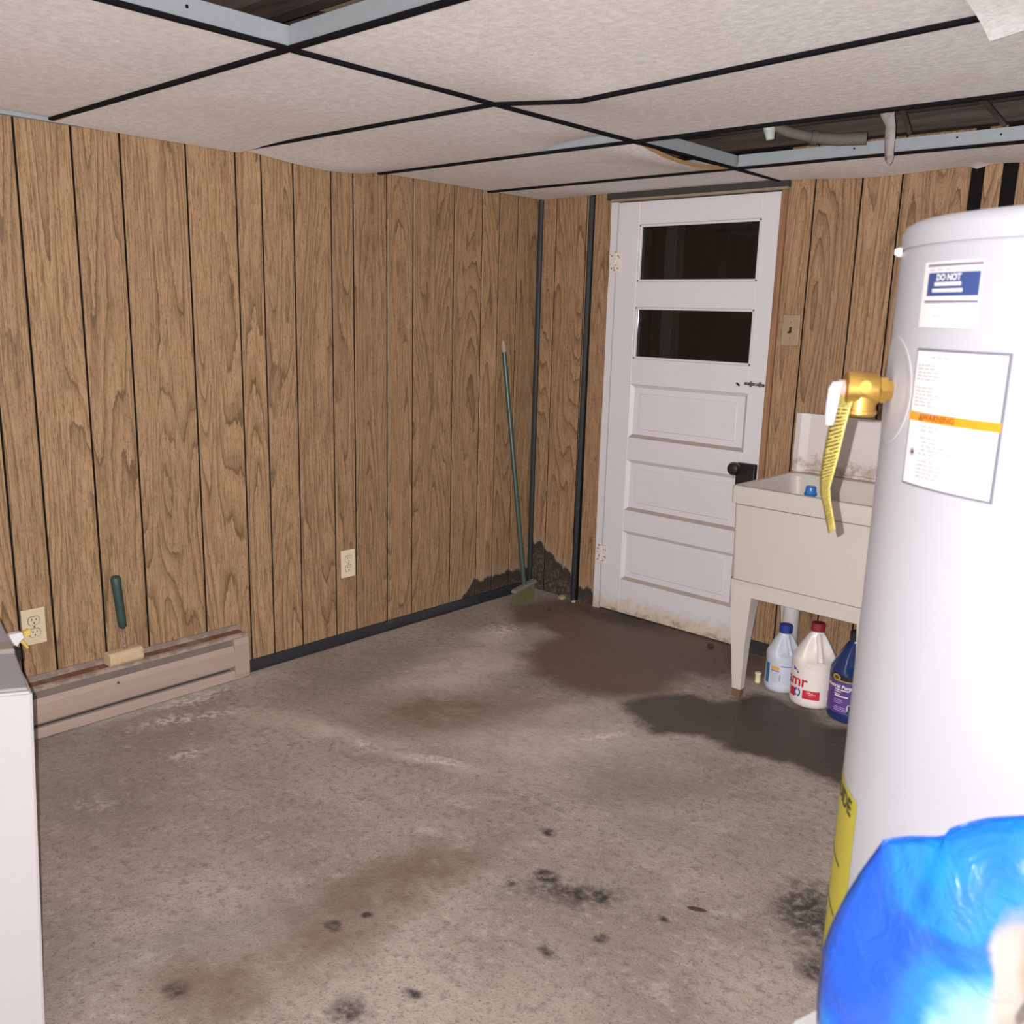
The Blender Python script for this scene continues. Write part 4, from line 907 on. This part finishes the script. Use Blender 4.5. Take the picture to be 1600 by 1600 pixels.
# tags: white slip and long yellow instruction tag, both bent sheets
def sheet(name, rows, m, parent, th=.0007):
    bm = bmesh.new(); uvl = bm.loops.layers.uv.new('UVMap'); g_ = [[bm.verts.new(p_) for p_ in r_] for r_ in rows]
    nr, nc = len(g_) - 1, len(g_[0]) - 1
    for i in range(nr):
        for j in range(nc):
            f = bm.faces.new((g_[i][j], g_[i][j + 1], g_[i + 1][j + 1], g_[i + 1][j]))
            for lp, (u_, v_) in zip(f.loops, ((j / nc, i / nr), ((j + 1) / nc, i / nr), ((j + 1) / nc, (i + 1) / nr), (j / nc, (i + 1) / nr))): lp[uvl].uv = (u_, v_)
    o = obj(name, bm, m, parent, smooth=True); s_ = o.modifiers.new('thickness', 'SOLIDIFY'); s_.thickness = th; return o
def tag_mat():
    q = N('yellow_printed_tag'); uv = q.n('TexCoord').outputs['UV']; sp = q.n('SeparateXYZ'); q.l(uv, sp.inputs[0])
    st = q.math('FRACT', q.math('MULTIPLY', sp.outputs[1], 58.0)); nz = q.noise(q.map(uv, (7, 60, 1)), 1, 2)
    m_ = q.math('MULTIPLY', q.ss(st, .5, .6), q.ss(nz.outputs[0], .36, .46))
    m_ = q.math('MULTIPLY', m_, q.math('MULTIPLY', q.ss(sp.outputs[0], .06, .12), q.ss(sp.outputs[0], .95, .88)))
    m_ = q.math('MULTIPLY', m_, q.math('MULTIPLY', q.ss(sp.outputs[1], .10, .14), q.ss(sp.outputs[1], .97, .92)))
    c = q.mix(m_, (.60, .50, .13), (.10, .08, .02)); q.l(c, q.b.inputs['Base Color']); q.b.inputs['Roughness'].default_value = .5; return q.m
vdir = (CAM - Vector((TX, TY, VZ)) - vt(.07) + Vector((0, 0, VZ))); vdir.z = 0; vdir.normalize(); sd = Vector((-vdir.y, vdir.x, 0))   # sd: to the right seen from the lens
p0 = vt(.056) + sd * .006
rows = []
# (down, shift right, width, depth twist)
for d_, sh, wd, tw in ((-.006, .000, .020, .3), (.006, .001, .022, .5), (.02, -.002, .024, .7), (.05, -.006, .028, .85), (.08, -.009, .028, .9), (.105, -.011, .024, .95), (.120, -.0115, .020, 1.05), (.135, -.008, .020, 1.2), (.15, -.004, .020, 1.2), (.168, .001, .018, 1.2)):
    c_ = p0 + sd * sh + Vector((0, 0, -d_)) + vdir * .006
    e_ = (sd * math.cos(tw) + vdir * math.sin(tw)).normalized()
    rows.append([c_ + e_ * (wd * s) + vdir * (.0015 * math.cos(s * 3)) + Vector((0, 0, .010 * s if d_ > .02 else 0)) for s in (-.5, -.25, 0, .25, .5)])
sheet('yellow_tag', rows, tag_mat(), vb)
rows = []
for d_, sh, wd in ((-.008, -.009, .012), (.0, -.012, .014), (.02, -.0135, .013), (.042, -.0145, .010)):
    c_ = p0 + sd * sh + Vector((0, 0, -d_)) + vdir * .014
    rows.append([c_ + sd * (wd * s) + vdir * (.003 * math.cos(s * 3)) for s in (-.5, -.25, 0, .25, .5)])
sheet('white_slip', rows, mat('glossy_white_slip', (.75, .74, .80), .3, dirt=(.45, .40, .48), dscale=90, dlo=.58, dhi=.66), vb)

# ------------------------------------------------------------------ white cabinet at the left edge
t = thing('white_cabinet', 'white boxy appliance with a grey top at the left edge', 'appliance', (1.345, -2.14, 0))
A_ = Vector((0, 0)); ex = Vector((-.977, .21)).normalized(); ey = Vector((-.49, -.87)).normalized(); ex2 = Vector((-.93, .36)).normalized()
D_ = A_ + ey * .55; B_ = A_ + ex * .45; C_ = D_ + ex2 * .45
ins = Vector((-.026, -.02))
M_APPL = mat('white_appliance_enamel', (.45, .43, .435), .4, var=.02); M_APTOP = mat('grey_appliance_top', (.29, .28, .29), .5, var=.04, dirt=(.28, .24, .22), dscale=12)
bm = bmesh.new()
lo = [bm.verts.new((p_.x, p_.y, .01)) for p_ in (A_ + Vector((-.008, -.028)), B_ + ins, C_, D_)]; hi = [bm.verts.new((p_.x, p_.y, .694)) for p_ in (A_, B_, C_, D_)]
for i in range(4): bm.faces.new((lo[i], hi[i], hi[(i + 1) % 4], lo[(i + 1) % 4]))
bm.faces.new(lo); bm.faces.new(hi[::-1]); bmesh.ops.recalc_face_normals(bm, faces=bm.faces); bmesh.ops.bevel(bm, geom=list(bm.edges), offset=.004, segments=2, affect='EDGES')
autosmooth(obj('body', bm, M_APPL, t))
def slab(name, pts, z0, z1, m, bev=.002): bm = bmesh.new(); prism(bm, [(p_.x, p_.y) for p_ in pts], z0, z1, 2); bmesh.ops.bevel(bm, geom=list(bm.edges), offset=bev, segments=1, affect='EDGES'); return obj(name, bm, m, t)
s_ = .006
slab('top_plate', [A_ + (C_ - A_) * .012, A_ + (B_ - A_) * .43, D_ + (C_ - D_) * .43, D_ + (A_ - D_) * .01 + ex2 * .004], .6942, .7005, M_APTOP)
slab('back_ledge', [A_ + (B_ - A_) * .44, A_ + (B_ - A_) * .56, D_ + (C_ - D_) * .56, D_ + (C_ - D_) * .44], .6942, .707, mat('brownish_seam', (.26, .22, .20), .6))
slab('rear_plate', [A_ + (B_ - A_) * .565, A_ + (B_ - A_) * .99, D_ + (C_ - D_) * .99, D_ + (C_ - D_) * .565], .6942, .703, M_APTOP)
bm = bmesh.new(); pz = A_ + (B_ - A_) * .52; box(bm, (pz.x - .012, pz.y - .004, .672), (pz.x + .012, pz.y + .012, .698), .003); obj('hinge_clip', bm, M_IRON, t)
for p_ in (A_ * .9 + C_ * .1, B_ * .85 + D_ * .15, C_ * .88 + A_ * .12, D_ * .88 + B_ * .12):
    bm = bmesh.new(); tube(bm, [(p_.x, p_.y, 0), (p_.x, p_.y, .01)], .018, 12); obj('foot', bm, M_IRON, t)

# ------------------------------------------------------------------ spray bottle between cabinet and wall
SPX, SPY = .155, -1.806
t = thing('spray_bottle', 'white spray bottle with a yellow nozzle and trigger behind the white appliance', 'spray bottle', (SPX, SPY, 0), R_(90))
M_SPW = M_PURE('white_spray_head', (.74, .75, .78)); M_SPY = M_PURE('yellow_nozzle', (.68, .52, .14))
bm = bmesh.new(); lathe(bm, [(0, 0), (.042, 0), (.045, .005), (.045, .17), (.04, .22), (.018, .285), (.014, .30), (.014, .322), (0, .322)], 28); autosmooth(obj('bottle', bm, M_PURE('white_spray_body', (.68, .68, .70)), t))
bm = bmesh.new(); lathe(bm, [(0, .310), (.0165, .310), (.0165, .332), (0, .332)], 24); autosmooth(obj('collar', bm, M_SPW, t))
HS = .034      # the head overhangs the bottle
def hp(l_): return [(x_ + HS, z_) for x_, z_ in l_]
bm = bmesh.new(); prism(bm, hp([(-.060, .380), (-.052, .390), (-.01, .397), (.020, .396), (.024, .378), (.014, .372), (.0, .352), (-.018, .333), (-.046, .333), (-.050, .352)]), -.011, .011, 1); bmesh.ops.bevel(bm, geom=list(bm.edges), offset=.002, segments=1, affect='EDGES')
obj('spray_head', bm, M_SPW, t)
bm = bmesh.new(); prism(bm, hp([(.0242, .379), (.040, .381), (.043, .386), (.043, .396), (.040, .400), (.0242, .396)]), -.008, .008, 1); obj('nozzle', bm, M_SPY, t)
bm = bmesh.new(); tube(bm, [(.010 + HS, 0, .372), (.020 + HS, 0, .366), (.026 + HS, 0, .355), (.034 + HS, 0, .342)], [.006, .006, .005, .004], 10); autosmooth(obj('trigger', bm, M_SPY, t))

# ------------------------------------------------------------------ white stand and blue bag at the lower right
STX, STY = 2.646, -1.992
t = thing('white_stand', 'white stand under the blue bag at the lower right edge', 'stand', (STX, STY, 0))
fp = [Vector((0, 0)), Vector((.028, .090)), Vector((.60, .090)), Vector((.60, -.30)), Vector((.02, -.30))]
M_STAND = mat('white_laminate', (.50, .48, .46), .5, var=.03)
bm = bmesh.new(); prism(bm, [(p_.x, p_.y) for p_ in fp], .722, .75, 2); bmesh.ops.bevel(bm, geom=list(bm.edges), offset=.003, segments=2, affect='EDGES'); obj('top', bm, M_STAND, t)
for lx, ly in ((.06, .045), (.565, .045), (.06, -.265), (.565, -.265)):
    obj('leg', nbox((lx - .02, ly - .02, 0), (lx + .02, ly + .02, .722), .003), M_STAND, t)

def bag_mat():
    q = N('blue_printed_film'); tc = q.n('TexCoord').outputs['Object']; sp = q.n('SeparateXYZ'); q.l(tc, sp.inputs[0])
    a = q.noise(tc, 9, 3, .5, .8)
    c = q.mix(q.ss(a.outputs[0], .38, .62), (.012, .10, .62), (.008, .30, .72))
    wv = q.noise(tc, 26, 3); dx = q.math('MULTIPLY', q.math('SUBTRACT', wv.outputs[0], .5), .03)
    def ell(cx, cz, rx, rz, s_):
        ax = q.math('DIVIDE', q.math('SUBTRACT', q.math('ADD', sp.outputs[0], dx), cx), rx); az = q.math('DIVIDE', q.math('SUBTRACT', sp.outputs[2], cz), rz)
        r = q.math('SQRT', q.math('ADD', q.math('MULTIPLY', ax, ax), q.math('MULTIPLY', az, az))); return q.ss(r, 1 + s_, 1 - s_)
    c = q.mix(ell(.066, .085, .030, .055, .3), c, (.30, .55, .62))
    c = q.mix(ell(.118, .155, .046, .060, .08), c, (.40, .32, .26))
    c = q.mix(ell(.125, .178, .034, .030, .4), c, (.28, .19, .13))
    c = q.mix(ell(.080, .155, .010, .040, .5), c, (.46, .42, .38))
    c = q.mix(ell(.092, .135, .0035, .012, .5), c, (.16, .13, .12))
    q.l(c, q.b.inputs['Base Color']); q.b.inputs['Roughness'].default_value = .28; q.b.inputs['Coat Weight'].default_value = .25
    q.bump(q.noise(tc, 26, 4, .55, 1.5).outputs[0], .6, .006)
    return q.m
# outline in the bag's own plane: x along its width, z up from the stand
BL = [(-.040, .0), (-.0484, .022), (-.0502, .05), (-.0502, .094), (-.0451, .120), (-.0377, .146), (-.0281, .173), (-.0155, .2024)]
BT = [(-.0155, .2024), (.003, .2113), (.0264, .2213), (.0299, .2293), (.0555, .2455), (.0747, .2551), (.12, .262), (.18, .258), (.235, .245)]
BRt = [(.235, .245), (.258, .21), (.266, .15), (.266, .08), (.262, .03), (.252, .0)]
def poly_at(pl, t_):
    L = [0]
    for (x0, z0), (x1, z1) in zip(pl[:-1], pl[1:]): L.append(L[-1] + math.hypot(x1 - x0, z1 - z0))
    d = t_ * L[-1]
    for i in range(len(L) - 1):
        if d <= L[i + 1] + 1e-9:
            k = (d - L[i]) / (L[i + 1] - L[i]); return (pl[i][0] + (pl[i + 1][0] - pl[i][0]) * k, pl[i][1] + (pl[i + 1][1] - pl[i][1]) * k)
    return pl[-1]
NB = 44; bm = bmesh.new(); F_, B2 = [], []
for j in range(NB + 1):
    v = j / NB; l_ = poly_at(BL, v); r_ = poly_at(BRt, 1 - v)
    for i in range(NB + 1):
        u = i / NB; tp_ = poly_at(BT, u)
        # blend side outlines with the top outline (Coons patch over a flat foot)
        bt = (-.040 + .292 * u, 0.0)
        x_ = (1 - u) * l_[0] + u * r_[0] + (1 - v) * bt[0] + v * tp_[0] - ((1 - u) * (1 - v) * bt[0] + u * (1 - v) * bt[0] * 0 + (1 - u) * (1 - v) * 0)
        cl = ((1 - u) * (1 - v) * -.040 + u * (1 - v) * .252 + (1 - u) * v * -.0155 + u * v * .235, (1 - u) * v * .2024 + u * v * .245)
        x_ = (1 - u) * l_[0] + u * r_[0] + (1 - v) * bt[0] + v * tp_[0] - cl[0]
        z_ = (1 - u) * l_[1] + u * r_[1] + (1 - v) * bt[1] + v * tp_[1] - cl[1]
        th = .052 * (math.sin(math.pi * u) ** .55) * (1 - v ** 5) ** .6 * (.72 + .28 * math.cos(v * 1.3))
        wr = .006 * noise.noise(Vector((x_ * 26, z_ * 14, 2))) + .003 * noise.noise(Vector((x_ * 60 + z_ * 40, z_ * 30, 7)))
        edge_ = min(1, 6 * min(u, 1 - u, 1 - v)) if v > 0 else min(1, 6 * min(u, 1 - u))
        F_.append(bm.verts.new((x_, -th - wr * edge_, z_))); B2.append(bm.verts.new((x_, th * .8 + wr * edge_, z_)) if 0 < i < NB and j < NB else None)
W1 = NB + 1
gb = lambda k: B2[k] or F_[k]
for j in range(NB):
    for i in range(NB):
        k = j * W1 + i
        bm.faces.new((F_[k], F_[k + 1], F_[k + W1 + 1], F_[k + W1]))
        vs = []
        for q_ in (gb(k), gb(k + W1), gb(k + W1 + 1), gb(k + 1)):
            if q_ not in vs: vs.append(q_)
        if len(vs) > 2:
            try: bm.faces.new(vs)
            except ValueError: pass
foot = [F_[i] for i in range(W1)] + [B2[i] for i in range(NB - 1, 0, -1)]
bm.faces.new(foot[::-1])
bmesh.ops.recalc_face_normals(bm, faces=bm.faces)
t = thing('blue_bag', 'glossy blue plastic bag with a printed picture at the lower right', 'bag', (2.72, -2.0, .75), math.atan2(.171, .985))
obj('film', bm, bag_mat(), t, smooth=True)
bm = bmesh.new(); rows_ = []
pts_ = [poly_at(BT, i / 40) for i in range(41)]
for i, (x_, z_) in enumerate(pts_): rows_.append((bm.verts.new((x_, -.0012, z_ - .004)), bm.verts.new((x_, .0012, z_ - .004)), bm.verts.new((x_, .002 * math.sin(i * .7), z_ + .002))))
for A_, B_ in zip(rows_[:-1], rows_[1:]):
    for i in range(3): bm.faces.new((A_[i], B_[i], B_[(i + 1) % 3], A_[(i + 1) % 3]))
obj('top_seal', bm, mat('blue_seal_film', (.01, .10, .55), .3), t)
